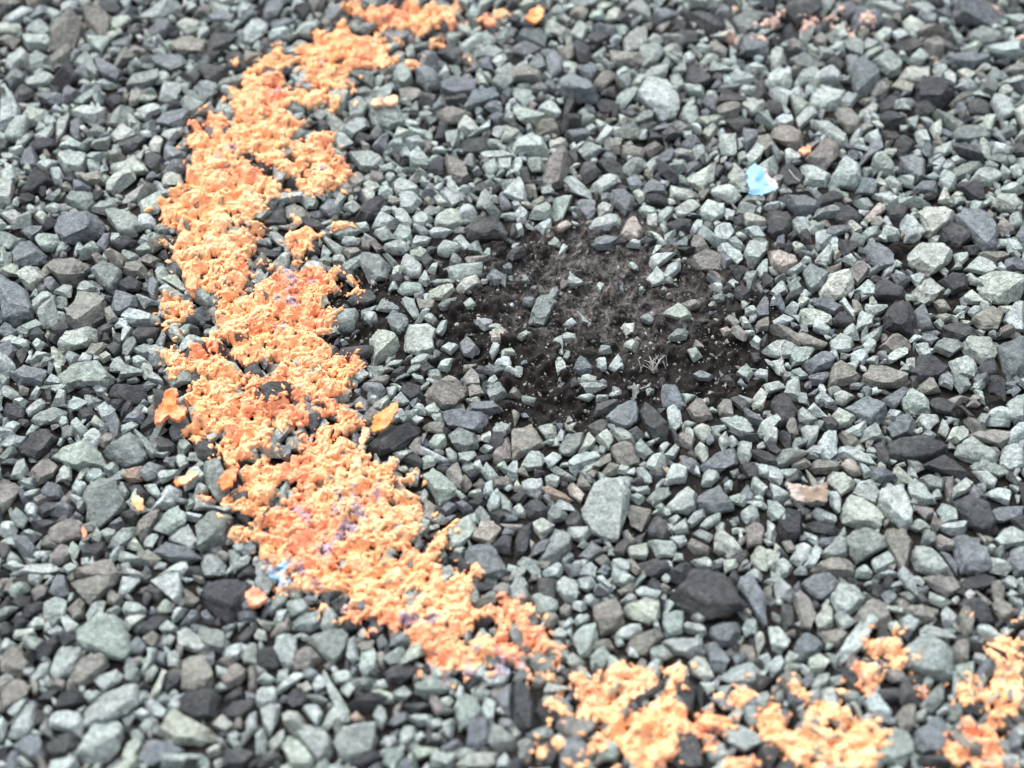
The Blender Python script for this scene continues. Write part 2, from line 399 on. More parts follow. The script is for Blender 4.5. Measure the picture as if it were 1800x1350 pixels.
STONE_DATA = """@A1 0 0
T 345 330 370 200 520 105 600 150 590 190 500 320 430 325
T 590 90 680 80 780 150 760 240 720 250 600 160
W 940 115 1080 40 1140 0 1240 0 1255 55 1110 125
W 150 235 320 240 345 330 190 325
G 180 165 290 130 365 200 310 235 195 225
C 790 145 900 100 915 150 840 200 775 215
W 50 360 130 330 195 390 170 440 60 500 30 470
g 195 390 260 350 340 390 300 490 210 490
T 330 380 470 340 490 450 350 465
B 660 390 830 470 860 500 820 560 700 510
B 1050 410 1150 385 1260 370 1305 430 1270 480 1190 500 1080 450
T 1190 330 1260 250 1430 300 1420 360 1300 370
C 1220 160 1290 120 1400 150 1400 210 1300 240
B 1450 110 1580 80 1660 120 1620 165 1480 150
B 1580 290 1680 200 1740 270 1720 320
K 870 250 890 180 1000 205 960 250
B 1020 205 1160 115 1220 190 1150 240 1060 240
G 150 565 310 500 385 545 330 595 200 600
W 0 600 60 620 130 740 120 830 30 905 0 900
C 145 800 210 745 340 800 300 860 200 865
W 500 790 580 740 640 780 740 770 720 850 600 830
K 730 700 830 655 890 690 880 740 800 760
G 1105 690 1130 590 1250 570 1280 610 1220 710
C 775 920 840 850 950 930 860 980 780 985
B 1095 850 1150 760 1260 760 1320 810 1260 910
K 830 980 1030 955 930 1060 840 1060
G 400 1090 480 1055 600 1100 580 1210 450 1180
C 780 1160 1000 1090 1030 1190 800 1235
K 140 1300 220 1170 350 1210 370 1270 230 1345 150 1340
T 900 740 920 640 980 615 1000 650 950 720
G 1270 640 1310 620 1415 700 1330 725
C 1035 1000 1080 935 1140 980 1110 1060 1050 1060
W 660 590 750 560 840 600 770 610
W 1070 550 1110 505 1190 535 1150 575 1090 580
g 530 1040 640 930 660 980 580 1050
W 350 1200 410 1165 450 1220 430 1290 380 1270
W 255 1140 350 1110 410 1110 330 1190
W 610 1150 660 1130 710 1190 640 1225
G 500 710 660 605 660 660 570 720
K 1010 1080 1100 1060 1150 1110 1080 1200 1020 1160
W 0 1050 100 1070 170 1110 90 1125 10 1085
K 0 960 70 970 40 1050 0 1060
@A2 450 0
B 40 130 55 10 180 0 190 60 130 140 60 150
B 100 190 180 120 300 135 200 190 130 220
K 250 80 360 20 410 60 330 125
G 950 480 1080 430 1090 560 1030 600 960 560
B 1095 460 1180 450 1290 520 1280 610 1200 625 1130 570
B 1285 560 1420 530 1520 560 1530 640 1400 670 1290 640
K 1290 650 1500 665 1450 730 1320 700
T 1000 610 1050 595 1190 640 1080 715 1020 690
G 780 760 870 680 1000 740 1040 800 1030 850 910 890 820 870
G 650 720 740 670 790 740 750 820 660 820
G 600 900 700 830 790 830 790 880 680 950
T 1245 770 1380 750 1510 800 1440 850 1330 850
g 1130 790 1180 765 1250 800 1210 840 1140 830
W 530 930 600 920 685 1000 590 1045 540 1000
G 640 1060 780 1040 890 1110 860 1170 720 1180
W 1000 1050 1050 1020 1080 1090 1010 1090
W 1060 1090 1130 1035 1200 1120 1200 1160 1080 1150
T 1320 1085 1460 1140 1500 1230 1440 1280 1370 1250
W 1550 1060 1720 1070 1787 1100 1690 1105 1560 1090
G 1580 1160 1660 1110 1690 1200 1620 1240
W 1680 1120 1787 1110 1787 1190 1700 1180
C 750 1280 800 1260 885 1300 830 1330 770 1325
W 960 1290 1020 1235 1140 1330 1130 1350 980 1350
T 610 1240 720 1200 775 1260 690 1310
K 1500 1300 1580 1260 1640 1330 1600 1350 1500 1350
K 1190 1200 1290 1100 1330 1150 1310 1220 1220 1220
G 1550 270 1620 225 1690 280 1620 320
G 1510 350 1640 320 1720 350 1660 400 1540 390
K 1245 370 1290 300 1420 340 1450 420 1400 450
B 1555 150 1600 90 1720 180 1650 225
W 1465 100 1520 60 1565 90 1530 130
B 890 270 1010 205 1090 230 1050 320 940 320
K 690 430 770 395 830 440 780 490 700 500
g 650 650 780 595 820 640 740 670
B 1520 640 1640 610 1700 670 1500 760 1460 780
C 1520 540 1560 500 1630 600 1540 590
g 1090 340 1130 300 1270 290 1240 340
g 400 780 440 775 520 780 460 850 420 830
G 230 520 290 500 330 540 270 575
g 205 740 260 680 330 720 340 790 250 780
B 460 590 530 570 580 610 540 680 470 640
G 140 1030 190 950 270 1050 200 1060
B 1610 820 1680 780 1740 820 1680 870
W 1740 740 1787 700 1787 790 1740 780
G 890 1230 940 1185 980 1230 930 1290
@A3 900 0
B 0 270 60 200 180 185 240 250 230 320 130 300
B 0 310 100 290 200 330 100 400 0 370
g 395 20 420 0 640 0 600 30 470 60
G 790 50 830 0 930 0 975 110 960 140 880 100
C 660 95 730 65 780 85 720 140 650 135
C 590 40 650 20 730 35 640 65
C 415 210 480 150 535 190 490 275 440 260
K 520 260 600 210 680 270 590 320 540 300
C 770 275 830 205 935 165 950 270 900 330 790 340
G 890 340 980 310 1065 360 1000 430 900 460
K 1190 90 1330 70 1440 150 1490 230 1440 270 1330 190
g 1540 140 1680 65 1750 120 1660 200 1580 210
B 1590 300 1680 240 1787 280 1787 380 1640 380
T 1365 320 1420 275 1505 350 1490 395 1400 360
W 1185 385 1230 350 1285 400 1240 445 1200 430
K 430 330 490 295 555 350 540 430 470 430
B 235 400 310 375 350 400 350 500 280 550 245 480
g 100 460 150 405 230 420 240 480 150 495
B 310 560 420 500 520 550 600 640 540 700 420 670 320 610
B 430 470 520 440 605 490 560 560 470 510
T 575 570 640 480 700 480 730 550 640 630 590 620
K 1200 520 1260 465 1390 520 1390 570 1300 600 1220 590
G 915 540 970 480 1090 460 1080 540 960 560
W 1495 510 1600 485 1685 520 1670 590 1540 570
W 1615 470 1680 435 1787 460 1770 495 1640 500
W 880 650 950 560 1100 570 1170 690 1150 800 1050 820 1000 700 900 690
G 1105 530 1170 510 1210 590 1150 650 1110 600
C 1600 740 1640 670 1770 700 1780 770 1680 810
G 1165 800 1210 730 1290 740 1310 840 1240 870
K 1460 820 1600 800 1680 850 1640 910 1560 890
T 155 890 190 815 310 830 330 900 270 945 200 940
K 870 850 920 840 1030 920 970 935 890 900
W 0 1000 150 915 230 960 270 1080 150 1060 10 1050
C 260 990 350 960 400 1000 370 1030 280 1030
T 200 1270 290 1160 280 1070 340 1035 420 1090 410 1170 340 1270 250 1300
G 460 1060 540 990 640 1040 600 1080 510 1110
W 580 980 660 850 715 890 650 980 610 1000
T 885 1050 1000 980 1070 1010 960 1090
B 960 1120 1110 1030 1155 1050 1110 1120 1010 1150
G 1440 1020 1450 930 1570 930 1580 1090 1470 1090
B 1160 1010 1280 940 1330 1000 1260 1040
C 1325 930 1400 870 1450 880 1380 970
C 1200 1250 1350 1160 1430 1110 1415 1250 1330 1330 1250 1290
W 550 1310 650 1230 750 1220 760 1270 640 1345
B 900 1310 980 1235 1080 1290 1085 1350 910 1350
B 800 1250 870 1230 920 1280 890 1330 820 1310
W 0 1110 60 1095 85 1160 60 1230 0 1200
G 930 1170 990 1110 1020 1160 970 1220
g 460 800 510 760 600 830 480 870
G 0 600 80 630 165 690 90 745 10 670
g 105 615 200 580 270 610 240 640 150 640
K 750 790 840 750 880 800 850 825
B 1200 1160 1260 1130 1330 1150 1210 1220
K 1390 1180 1450 1135 1480 1170 1430 1240
G 1570 1060 1660 1090 1590 1140
@A4 1350 0
K 80 120 130 20 200 0 360 0 380 50 280 90 200 190
B 590 140 640 70 780 110 810 160 720 210 620 190
B 440 50 560 20 640 80 540 110
W 970 55 1110 20 1175 60 1110 100
B 1290 90 1420 40 1640 60 1690 110 1630 180 1460 170 1310 130
C 935 150 980 120 1100 170 1050 230 970 210
W 740 250 800 200 860 220 850 270 780 295
W 860 230 920 200 990 250 910 280
g 500 290 590 250 680 300 660 390 590 360
T 290 260 370 220 410 270 400 325 340 310
W 265 300 310 300 370 370 340 395 280 340
g 1400 230 1490 175 1620 220 1600 280 1490 310 1420 280
W 1500 340 1640 285 1787 330 1787 400 1650 395
K 860 320 1000 260 1090 270 1050 340 920 380
B 1220 400 1340 370 1520 370 1560 410 1450 470 1300 450
W 975 420 1080 320 1130 380 1080 440 980 450
C 670 380 790 325 820 350 700 405
G 720 430 860 350 935 420 920 490 840 515
B 560 460 640 420 770 450 790 540 680 650 620 640 590 500
W 0 520 80 470 170 530 160 600 90 615 0 580
G 180 570 230 510 340 470 360 520 280 570 200 600
g 280 590 330 540 390 540 340 635
g 130 430 240 375 370 430 330 470 200 470
C 920 530 970 460 1130 455 1140 520 1050 590
W 1150 480 1210 450 1270 500 1210 540
C 1310 500 1370 470 1445 520 1390 560
g 1520 520 1570 450 1630 490 1620 560 1560 570
G 1600 590 1787 510 1787 570 1650 605
K 1030 620 1070 550 1270 550 1300 600 1280 680 1200 720 1060 690
T 860 600 930 550 1020 590 990 660
T 720 640 800 555 855 600 800 660 730 690
K 760 740 870 655 940 690 900 750 800 775
W 295 650 430 620 540 620 500 720 400 765 300 720
G 490 680 570 640 640 670 590 740 520 740
K 1020 720 1120 710 1185 750 1110 815 1030 790
T 1260 730 1400 620 1450 650 1300 750
W 1560 700 1640 650 1720 790 1640 840
K 1390 740 1480 690 1560 720 1550 800 1430 790
T 470 760 560 740 650 840 640 900 560 920 490 840
K 780 820 850 770 980 820 990 860 860 885 790 865
W 25 850 80 790 170 810 180 850 110 885
W 195 790 320 755 355 790 220 895
T 20 900 60 875 180 880 255 930 240 1030 120 1010 25 960
W 300 840 420 850 520 920 560 990 530 1030 380 930 310 870
T 270 1100 370 990 490 1010 480 1080 400 1180 300 1150
W 415 1290 450 1190 540 1080 650 1150 660 1220 600 1300
W 660 950 760 900 800 980 760 1010
W 570 1010 620 900 670 900 650 950 590 1025
K 770 900 910 920 930 990 830 970
C 1125 890 1210 830 1215 930 1160 960
W 1020 920 1110 910 1140 1000 1080 1020
W 1140 1050 1310 960 1300 1050 1230 1085
g 1280 940 1390 890 1510 880 1550 950 1400 990
B 920 1120 1020 1080 1100 1130 1110 1220 1040 1260 960 1190
g 1290 1180 1410 1120 1500 1150 1400 1220 1320 1240
G 1195 1230 1260 1175 1330 1220 1320 1310 1250 1340 1200 1290
G 1390 1270 1520 1170 1600 1160 1660 1230 1560 1290
B 1000 1330 1080 1265 1170 1270 1190 1350
W 810 1250 850 1220 940 1320 900 1325
K 60 1180 140 1110 260 1220 240 1270 120 1310
g 1530 1110 1620 1060 1690 1090 1680 1150
K 1690 1020 1787 980 1787 1080 1700 1070
g 1600 930 1680 880 1740 920 1640 955
W 1720 970 1787 880 1787 980
W 1140 1150 1220 1090 1250 1130 1170 1220
@B1 0 337
B 380 200 440 140 560 160 640 130 715 220 710 290 640 320 500 315 430 340 390 280
G 735 130 880 130 1000 180 1000 240 940 300 840 300 760 190
W 955 60 1090 10 1160 50 1110 140 990 145
g 450 60 480 0 640 0 660 100 600 130 520 90
W 300 110 370 70 440 110 390 145
C 230 170 290 130 335 170 310 230
C 0 150 100 120 150 160 110 240 50 200
B 140 280 160 240 300 240 280 280 210 330
G 250 330 290 285 400 290 420 350 370 405 290 390
B 80 400 100 345 210 340 330 450 320 500 230 530 100 530
T 330 520 390 470 510 450 630 490 600 570 510 640 430 630
C 130 580 210 515 260 520 295 600 230 675 160 640
B 0 630 90 620 180 680 230 820 210 870 110 910 0 880
B 300 600 350 580 430 660 370 700 310 660
g 620 510 720 460 850 530 840 600 780 690 720 650
K 810 640 950 610 990 640 970 690 880 690
W 535 650 580 625 665 680 600 700 540 690
T 520 760 560 690 660 700 740 760 710 830 600 940 540 945 470 890
B 780 720 850 680 960 720 950 790 830 850 790 830
W 845 870 880 800 960 830 1110 860 1100 930 920 920
W 1145 960 1190 900 1280 1010 1290 1050 1220 1050
T 960 470 1040 430 1120 460 1080 515
G 1080 560 1120 525 1180 570 1160 650 1100 630
T 1010 590 1060 520 1080 610 1030 625
K 780 360 850 320 950 340 920 380 850 400
B 650 390 740 280 770 320 740 410 670 420
W 955 340 1000 295 1060 350 1030 370
g 1075 260 1130 220 1220 250 1160 290 1100 290
C 400 1080 480 980 650 945 675 980 600 1070 500 1095
K 340 960 420 890 500 950 440 1000 370 1010
G 95 960 240 890 290 940 180 1000
W 0 1040 90 1000 210 1040 200 1090 100 1050
W 215 1060 260 1015 320 1050 260 1110
B 0 1080 60 1040 130 1100 60 1170 0 1200
T 590 1130 640 1060 760 1060 700 1120 640 1160
K 740 1090 800 1050 850 1090 800 1140
C 685 1150 740 1120 780 1150 720 1185
G 455 1160 490 1100 560 1150 500 1215
W 540 1200 580 1135 640 1150 630 1200
G 390 1280 480 1230 690 1210 790 1300 780 1350 420 1350
B 70 1290 180 1220 330 1240 280 1340 120 1345
K 910 1000 960 940 1110 950 1080 1010 960 1050
g 930 1110 1010 1060 1080 1080 1050 1150 970 1150
W 900 1190 970 1150 1050 1190 960 1220
W 290 1350 340 1260 440 1310 440 1350
K 680 980 780 900 800 930 700 1030
W 850 1030 870 950 930 950 860 1050
g 1080 1060 1130 960 1160 1000 1130 1110
@B2 450 337
K 690 170 740 80 870 15 910 80 840 160 760 190
B 445 130 510 60 580 70 600 130 510 170
T 190 130 260 80 350 120 380 190 250 200
G 310 50 360 10 430 50 420 110 360 110
W 1000 60 1010 0 1140 0 1160 50 1090 130 1010 130
C 1230 50 1280 25 1355 90 1280 95
C 1245 170 1360 110 1450 140 1430 220 1330 250 1250 220
K 1450 250 1530 170 1680 200 1760 280 1720 330 1580 330 1480 300
G 490 280 520 220 640 205 740 270 690 310 570 320
W 690 225 780 215 790 260 740 275
W 955 300 1010 230 1080 270 1095 320 1040 360
W 1100 260 1160 240 1210 270 1160 310
W 1080 380 1120 310 1220 315 1200 360
W 1210 280 1260 250 1380 270 1330 310 1230 310
W 595 340 640 310 730 315 710 365 620 370
T 735 320 800 370 790 400 740 390
T 780 340 830 325 900 400 850 420
G 890 370 1000 345 1080 400 1030 425 920 410
W 1270 400 1320 325 1420 360 1430 400 1350 445 1280 440
W 1380 330 1430 290 1495 370 1460 410
T 595 400 700 385 750 420 650 460
C 1070 420 1150 390 1215 420 1170 470 1090 455
G 600 500 750 440 740 500 650 560 610 545
g 735 500 770 440 860 430 940 510 900 600 840 620 770 580
W 1010 490 1050 440 1160 510 1150 580 1080 590 1020 550
G 880 420 940 450 1005 520 960 520
G 60 290 150 280 240 360 240 410 180 390
K 335 400 380 320 450 370 430 430 350 450
K 0 400 90 390 210 440 150 460 30 450
G 430 490 480 450 530 460 520 500 440 515
W 1130 620 1180 535 1220 620 1190 650
G 990 680 1060 640 1150 640 1170 690 1100 710 1020 715
C 1205 690 1250 670 1370 660 1390 700 1300 750 1230 740
C 1390 690 1450 620 1550 590 1570 640 1440 700
g 1220 610 1380 605 1390 635 1250 650
B 1600 590 1670 545 1760 590 1690 640
K 645 740 700 680 780 680 830 740 780 790 680 790
W 1420 790 1490 730 1540 780 1460 815
g 1250 800 1320 755 1400 740 1400 780 1300 820
W 1010 760 1100 750 1140 860 1090 875 1040 810
T 1125 760 1250 765 1240 810 1150 830
B 890 890 960 830 1060 870 1060 930 1010 990 930 940
W 1035 1030 1050 920 1180 905 1250 960 1240 1090 1130 1130 1060 1110
C 790 1040 900 950 960 980 1000 1050 930 1130 820 1215 800 1150
W 750 880 790 825 840 840 845 900 800 920
W 1160 870 1220 840 1270 890 1240 920
W 1290 1090 1350 1050 1420 1070 1360 1130
B 1425 1050 1480 1010 1560 1090 1530 1150 1450 1130
P 1630 1000 1700 950 1770 980 1720 1040 1650 1045
W 1085 1170 1130 1125 1240 1130 1230 1190 1150 1220 1095 1210
W 1265 1230 1330 1155 1385 1150 1360 1240
K 1130 1230 1190 1190 1250 1240 1170 1280
G 1630 1120 1660 1045 1700 1090 1650 1170
W 1665 1180 1720 1140 1787 1170 1770 1240 1690 1215
g 1540 1250 1600 1225 1740 1235 1650 1270
T 1230 1340 1340 1275 1430 1330 1440 1350
T 1440 1310 1500 1240 1550 1290 1560 1350 1450 1350
W 680 1290 740 1230 790 1270 720 1325
T 745 1330 830 1290 940 1270 900 1340
W 910 1220 960 1170 1030 1165 1000 1210
K 930 1280 1000 1225 1050 1230 1020 1290
W 410 990 450 950 505 985 460 1015
W 505 980 560 930 580 980 530 1000
K 530 1090 560 1020 600 1010 590 1080
K 930 590 980 560 1030 590 1010 660 960 640
T 500 680 570 645 590 690 540 730
W 1520 900 1640 880 1650 940 1590 960
B 1720 520 1770 485 1787 500 1787 560 1740 560
@B3 900 337
B 440 70 500 40 580 50 580 160 520 190 450 130
B 680 20 760 0 860 30 850 130 800 150 720 90
K 910 20 1000 0 1090 20 1080 90 930 70
C 595 110 640 65 710 100 690 140 610 170
W 540 215 720 160 760 190 750 235 570 265
P 760 290 820 180 900 220 930 290 880 330 790 320
W 885 120 970 95 1010 150 950 175 900 150
W 1000 190 1060 130 1130 100 1120 150 1060 215
C 1135 120 1250 35 1310 100 1190 175 1150 150
W 1310 110 1370 60 1490 90 1480 160 1400 205 1330 170
K 1085 220 1160 180 1260 190 1250 250 1140 290 1090 260
W 1245 270 1290 200 1340 190 1320 270 1270 290
W 1410 290 1440 240 1530 215 1560 270 1510 340 1430 340
G 1510 330 1550 300 1630 380 1600 400 1530 370
W 1435 380 1480 350 1590 420 1610 480 1570 505 1470 430
G 1610 430 1660 340 1787 340 1787 410 1700 520 1640 510
B 1430 460 1480 420 1550 480 1480 530
W 1620 270 1720 235 1770 310 1690 310
W 1710 530 1760 460 1787 470 1787 560 1730 600
W 1495 630 1550 600 1600 640 1560 680
K 1545 700 1600 640 1670 710 1610 765 1570 750
B 1690 840 1760 710 1787 720 1787 860 1720 870
W 930 270 1010 280 1085 350 1060 380 1000 330
B 550 370 640 310 740 330 720 390 600 395
W 800 370 840 330 910 350 900 385
P 290 240 380 205 425 230 340 275
C 245 330 270 300 340 350 320 380 250 370
W 160 240 250 190 280 250 220 290
W 0 230 60 220 80 290 20 310
W 0 60 60 70 90 120 20 120
W 10 170 50 110 110 140 100 200 40 210
T 100 100 200 40 230 70 150 110
G 385 640 410 570 495 640 440 660
g 120 870 200 720 280 700 310 760 240 840 210 930 140 920
W 360 920 410 885 455 920 400 950
C 1055 850 1140 790 1240 820 1250 860 1180 890
T 1180 780 1240 755 1335 765 1310 800 1230 820
W 940 600 1000 540 1080 600 1040 640 980 650
C 760 930 860 920 850 980 810 990
g 890 890 940 855 990 890 970 920
W 340 990 440 1010 450 1050 370 1050
P 1450 960 1500 950 1540 985 1480 1000
C 780 1070 850 1030 890 1050 850 1110 800 1090
G 1225 1110 1290 1085 1330 1130 1270 1180
W 300 1170 360 1180 385 1230 320 1270
B 430 1230 480 1150 570 1200 570 1270 490 1270
W 585 1160 640 1150 660 1240 610 1250
W 670 1220 740 1130 790 1210 720 1260
B 1265 1270 1330 1240 1420 1280 1390 1310 1310 1305
G 1565 1270 1630 1195 1690 1250 1650 1320
W 1690 1270 1740 1230 1787 1240 1787 1310 1720 1320
W 450 1285 520 1280 660 1330 660 1350 470 1350
G 30 1010 130 950 160 980 60 1035
g 30 600 100 590 130 630 60 645
P 1075 720 1110 700 1140 720 1090 740
g 1090 1010 1150 950 1240 960 1220 1010 1130 1030
T 1475 890 1530 865 1590 910 1560 950
C 1590 880 1630 880 1690 950 1620 950
W 1600 990 1680 970 1700 1000 1630 1015
T 1700 930 1787 870 1787 960 1720 970
W 1650 1050 1700 1000 1750 1040 1720 1100
K 1750 1030 1787 980 1787 1110 1740 1090
@B4 1350 337
B 60 20 240 10 380 90 340 140 190 140 120 80
K 0 130 150 125 180 210 150 300 40 320 0 280
W 160 210 210 165 290 200 290 270 210 300
K 460 170 560 90 660 170 640 210 500 220
P 660 200 740 120 780 70 820 130 700 220
K 820 120 900 85 980 100 940 200 860 200
W 730 30 850 10 910 70 860 100
G 590 70 690 45 740 90 680 130
W 930 230 960 175 1030 200 1100 290 1060 350 960 340
C 1050 110 1090 85 1220 85 1325 130 1290 200 1130 310 1090 270
K 1180 290 1280 210 1420 280 1430 330 1350 380 1230 340
B 1310 180 1360 135 1550 150 1610 230 1610 370 1540 400 1480 320 1440 240
C 1560 60 1620 5 1750 5 1787 60 1720 130 1640 110
T 1600 230 1640 180 1730 280 1650 300
W 330 290 450 270 460 310 370 400 335 380
C 140 360 210 350 285 390 200 425
C 540 220 580 195 655 270 590 285
G 650 290 720 230 790 230 780 290 700 330
W 795 230 830 160 880 240 830 270
P 0 410 100 390 180 430 205 490 100 560 30 520
W 330 460 430 370 475 420 440 480 350 500
B 650 440 700 370 780 365 860 430 880 520 790 540 700 490
W 800 560 860 490 905 490 860 570 810 590
C 985 430 1060 360 1220 355 1290 410 1260 500 1150 570 1080 540 990 480
G 1300 430 1380 420 1400 460 1330 530
W 1370 540 1440 450 1500 510 1600 530 1500 570
T 1460 410 1660 410 1680 450 1600 485 1490 430
W 1640 320 1740 340 1787 410 1700 420
T 570 560 650 480 715 555 630 640 590 600
C 360 700 440 570 540 535 600 640 560 700 460 745 370 730
g 250 580 280 510 420 580 380 660 300 690
W 130 560 260 495 270 520 180 580
W 10 700 110 600 140 690 60 730
W 210 720 260 670 310 710 240 760
K 740 730 770 600 860 620 990 710 930 750
C 1010 700 1130 590 1240 680 1180 740 1090 780 1020 740
K 1195 610 1290 550 1400 570 1400 660 1290 700
W 985 590 1050 570 1100 600 1040 660
C 1460 610 1620 560 1787 620 1787 720 1620 760 1480 670
C 1345 740 1410 680 1520 760 1430 775
W 600 690 700 600 750 650 740 720 650 720
K 800 870 850 790 980 760 1040 830 1050 960 1000 990 850 940
T 1430 880 1530 790 1650 830 1600 960 1490 960
W 1300 830 1330 790 1430 805 1360 850
T 1140 870 1220 850 1300 885 1230 910
W 1650 900 1700 800 1787 770 1787 970 1700 960
C 210 860 260 820 400 840 465 890 430 920 260 935
W 35 900 100 860 190 880 130 920 50 945
W 110 820 160 775 215 800 200 870
K 450 900 510 840 600 890 590 940 470 935
W 620 900 640 830 750 870 740 930 620 960
W 500 760 540 750 610 860 600 890
B 300 770 440 745 530 810 470 850 340 800
K 1210 950 1330 900 1460 970 1440 1010 1330 1030 1230 990
C 1355 1040 1390 1000 1540 995 1600 1090 1560 1160 1490 1190 1380 1110
g 1150 1090 1220 1020 1370 1070 1270 1140
T 780 1080 880 980 1000 1050 990 1090 850 1110
B 1040 1020 1120 980 1190 1020 1140 1070
T 170 1000 260 980 420 1050 400 1090 280 1080
G 150 1130 200 1080 330 1090 270 1190 170 1210
B 240 1190 380 1110 480 1160 440 1220 310 1260
W 435 1050 500 1010 600 1050 580 1110 450 1110
W 650 1080 710 1010 755 1050 740 1110 680 1120
W 575 1130 640 1100 705 1150 660 1205 590 1190
C 770 1200 870 1110 970 1090 970 1140 860 1200
K 990 1230 1070 1130 1160 1130 1290 1220 1220 1290 1080 1320
W 1270 1180 1350 1150 1470 1210 1430 1290 1320 1280
B 1600 1060 1787 1020 1787 1310 1700 1300 1640 1180
K 1470 1230 1560 1150 1610 1200 1600 1280 1530 1310
T 650 1310 710 1200 800 1210 920 1250 1000 1320 950 1350 660 1350
T 450 1190 500 1180 640 1300 600 1350 430 1350
W 150 1250 220 1225 290 1290 230 1300
B 280 1290 400 1245 440 1270 380 1345 300 1340
W 10 1190 80 1170 130 1270 70 1270
@C1 0 674
G 0 30 60 10 145 80 90 110 0 70
G 270 20 420 0 510 30 400 65
W 195 100 250 15 285 50 250 110
W 80 120 140 90 195 110 150 160
W 640 30 690 0 750 30 720 80 670 70
K 755 60 800 0 1020 0 1030 70 970 140 860 120
W 175 190 290 95 320 120 300 170 200 225
K 15 210 60 130 165 180 160 240 60 260
g 220 250 270 200 370 165 465 200 430 270 290 285
K 540 200 590 165 640 170 670 220 640 260 570 255
W 680 180 760 130 805 180 780 240 720 260
K 840 170 890 110 930 130 905 225 850 220
T 1020 190 1100 140 1080 240 1040 240
W 15 310 70 275 140 285 90 350 30 345
W 490 270 530 235 610 320 560 355 500 330
W 460 150 500 100 620 140 560 180 490 185
K 130 450 220 350 340 320 400 370 350 450 250 520 150 490
W 5 430 80 365 185 365 150 420 60 450
T 680 400 740 350 810 380 790 420 720 440
G 375 510 460 440 580 400 680 440 740 520 720 560 580 600 490 570
g 720 450 830 390 900 325 980 400 1020 490 970 560 880 565 780 510
G 920 325 1000 370 1105 480 1070 510 1030 480 980 390
K 1095 410 1150 380 1220 420 1210 470 1120 465
G 1235 430 1270 380 1340 435 1280 495 1245 470
B 1135 550 1160 515 1230 540 1220 595
W 1225 510 1290 500 1310 560 1260 595 1230 560
T 190 640 280 525 330 515 400 590 370 640 260 690
G 60 660 110 540 170 525 195 600 140 670
W 410 610 450 570 490 625 440 635
R 825 640 860 600 980 575 1025 610 990 670 900 685
W 1090 610 1130 605 1260 600 1230 640 1140 690
G 720 600 790 540 825 570 810 640 760 640
g 590 760 640 700 790 650 810 690 810 780 870 850 760 910 670 1000 610 960 595 850
W 500 750 530 680 590 680 605 720 550 775
W 465 780 510 770 590 810 540 840
G 815 750 860 695 900 760 870 805
K 890 700 980 700 1045 770 1020 810 920 770
W 1000 700 1080 700 1135 800 1080 800 1040 770
T 0 660 80 670 145 740 90 830 0 900
W 150 770 240 730 300 730 260 780 180 795
B 280 770 340 700 440 720 430 790 330 810
W 115 680 160 670 240 720 180 725
g 65 900 110 855 200 940 160 1010 90 990
W 165 870 230 830 270 850 250 930 200 920
K 250 880 350 820 420 830 380 890 290 930
K 210 960 330 945 410 970 310 1040 230 1000
T 325 1060 400 980 480 960 570 1000 560 1080 400 1130 330 1100
W 135 1050 190 1010 285 1050 230 1085
W 0 1100 80 1075 150 1110 130 1150 60 1120
K 0 1120 60 1110 80 1180 0 1250
W 225 1200 280 1160 360 1160 330 1210 260 1230
T 340 1240 420 1130 475 1150 480 1210 400 1260
K 570 1180 640 1120 730 1090 740 1160 660 1230 590 1230
G 480 1170 510 1100 560 1150 520 1240
G 695 1040 750 1010 810 1030 790 1080 740 1100
G 755 1130 860 1000 940 990 940 1070 830 1150
T 945 990 1090 870 1115 890 1090 970 990 1090 950 1060
G 1060 1030 1130 910 1260 870 1310 930 1300 1000 1180 1060
G 1180 1070 1310 990 1380 1110 1350 1165 1200 1100
W 1280 890 1420 920 1390 960 1300 940
g 1370 1000 1440 920 1560 870 1620 950 1560 1080 1470 1110 1380 1160
W 1000 1100 1050 1055 1110 1080 1060 1150 1010 1140
B 1060 1170 1170 1095 1290 1130 1400 1210 1320 1250 1180 1240
T 970 1190 1030 1160 1130 1230 1060 1280 990 1250
G 1410 1190 1490 1190 1580 1270 1560 1330 1430 1345 1405 1250
W 1080 1350 1200 1270 1300 1240 1310 1310 1250 1350
T 510 1330 640 1270 760 1230 830 1320 800 1350 520 1350
W 60 1340 180 1280 380 1260 430 1300 300 1345 150 1350
W 10 1270 80 1240 180 1280 100 1300
G 430 1280 490 1250 565 1290 480 1330
B 1680 1150 1780 1080 1787 1180 1700 1210
K 830 920 910 870 970 930 930 975
B 750 990 830 940 870 980 800 1015
@C2 450 674
K 35 60 60 0 280 0 300 50 200 110 130 130 60 110
B 670 130 730 85 795 130 780 200 700 190
W 775 100 830 75 860 100 830 150
C 800 160 870 130 920 85 935 120 870 185
W 905 20 990 10 960 90 935 100
G 940 140 1010 65 1070 130 1030 150
K 1000 50 1060 0 1160 20 1170 80 1080 130
T 1175 70 1230 10 1380 0 1470 30 1480 90 1390 160 1290 165 1190 110
T 1480 10 1570 20 1600 70 1500 100
G 1590 10 1660 0 1700 50 1640 50
W 1170 180 1220 140 1290 170 1280 220 1200 215
B 1475 170 1560 125 1680 130 1730 180 1640 210 1500 200
B 1300 200 1390 180 1620 210 1600 300 1530 330 1350 300
g 1345 370 1420 310 1540 330 1550 430 1480 470 1390 450
W 1065 250 1120 230 1170 250 1120 285
T 1165 290 1260 260 1320 290 1310 355 1200 330
G 1200 420 1240 350 1310 360 1330 420 1270 470
W 1140 440 1220 480 1380 540 1260 545 1190 510
K 780 440 830 360 930 285 1080 280 1150 300 1120 370 1000 460 870 485
G 1650 330 1720 265 1780 310 1740 365 1670 370
T 1655 540 1720 430 1787 370 1787 530 1700 560
W 1560 450 1620 420 1670 450 1620 485
G 1415 530 1430 490 1520 475 1540 510 1480 550
W 1600 610 1650 585 1670 610 1620 640
K 1450 610 1540 600 1560 640 1500 675
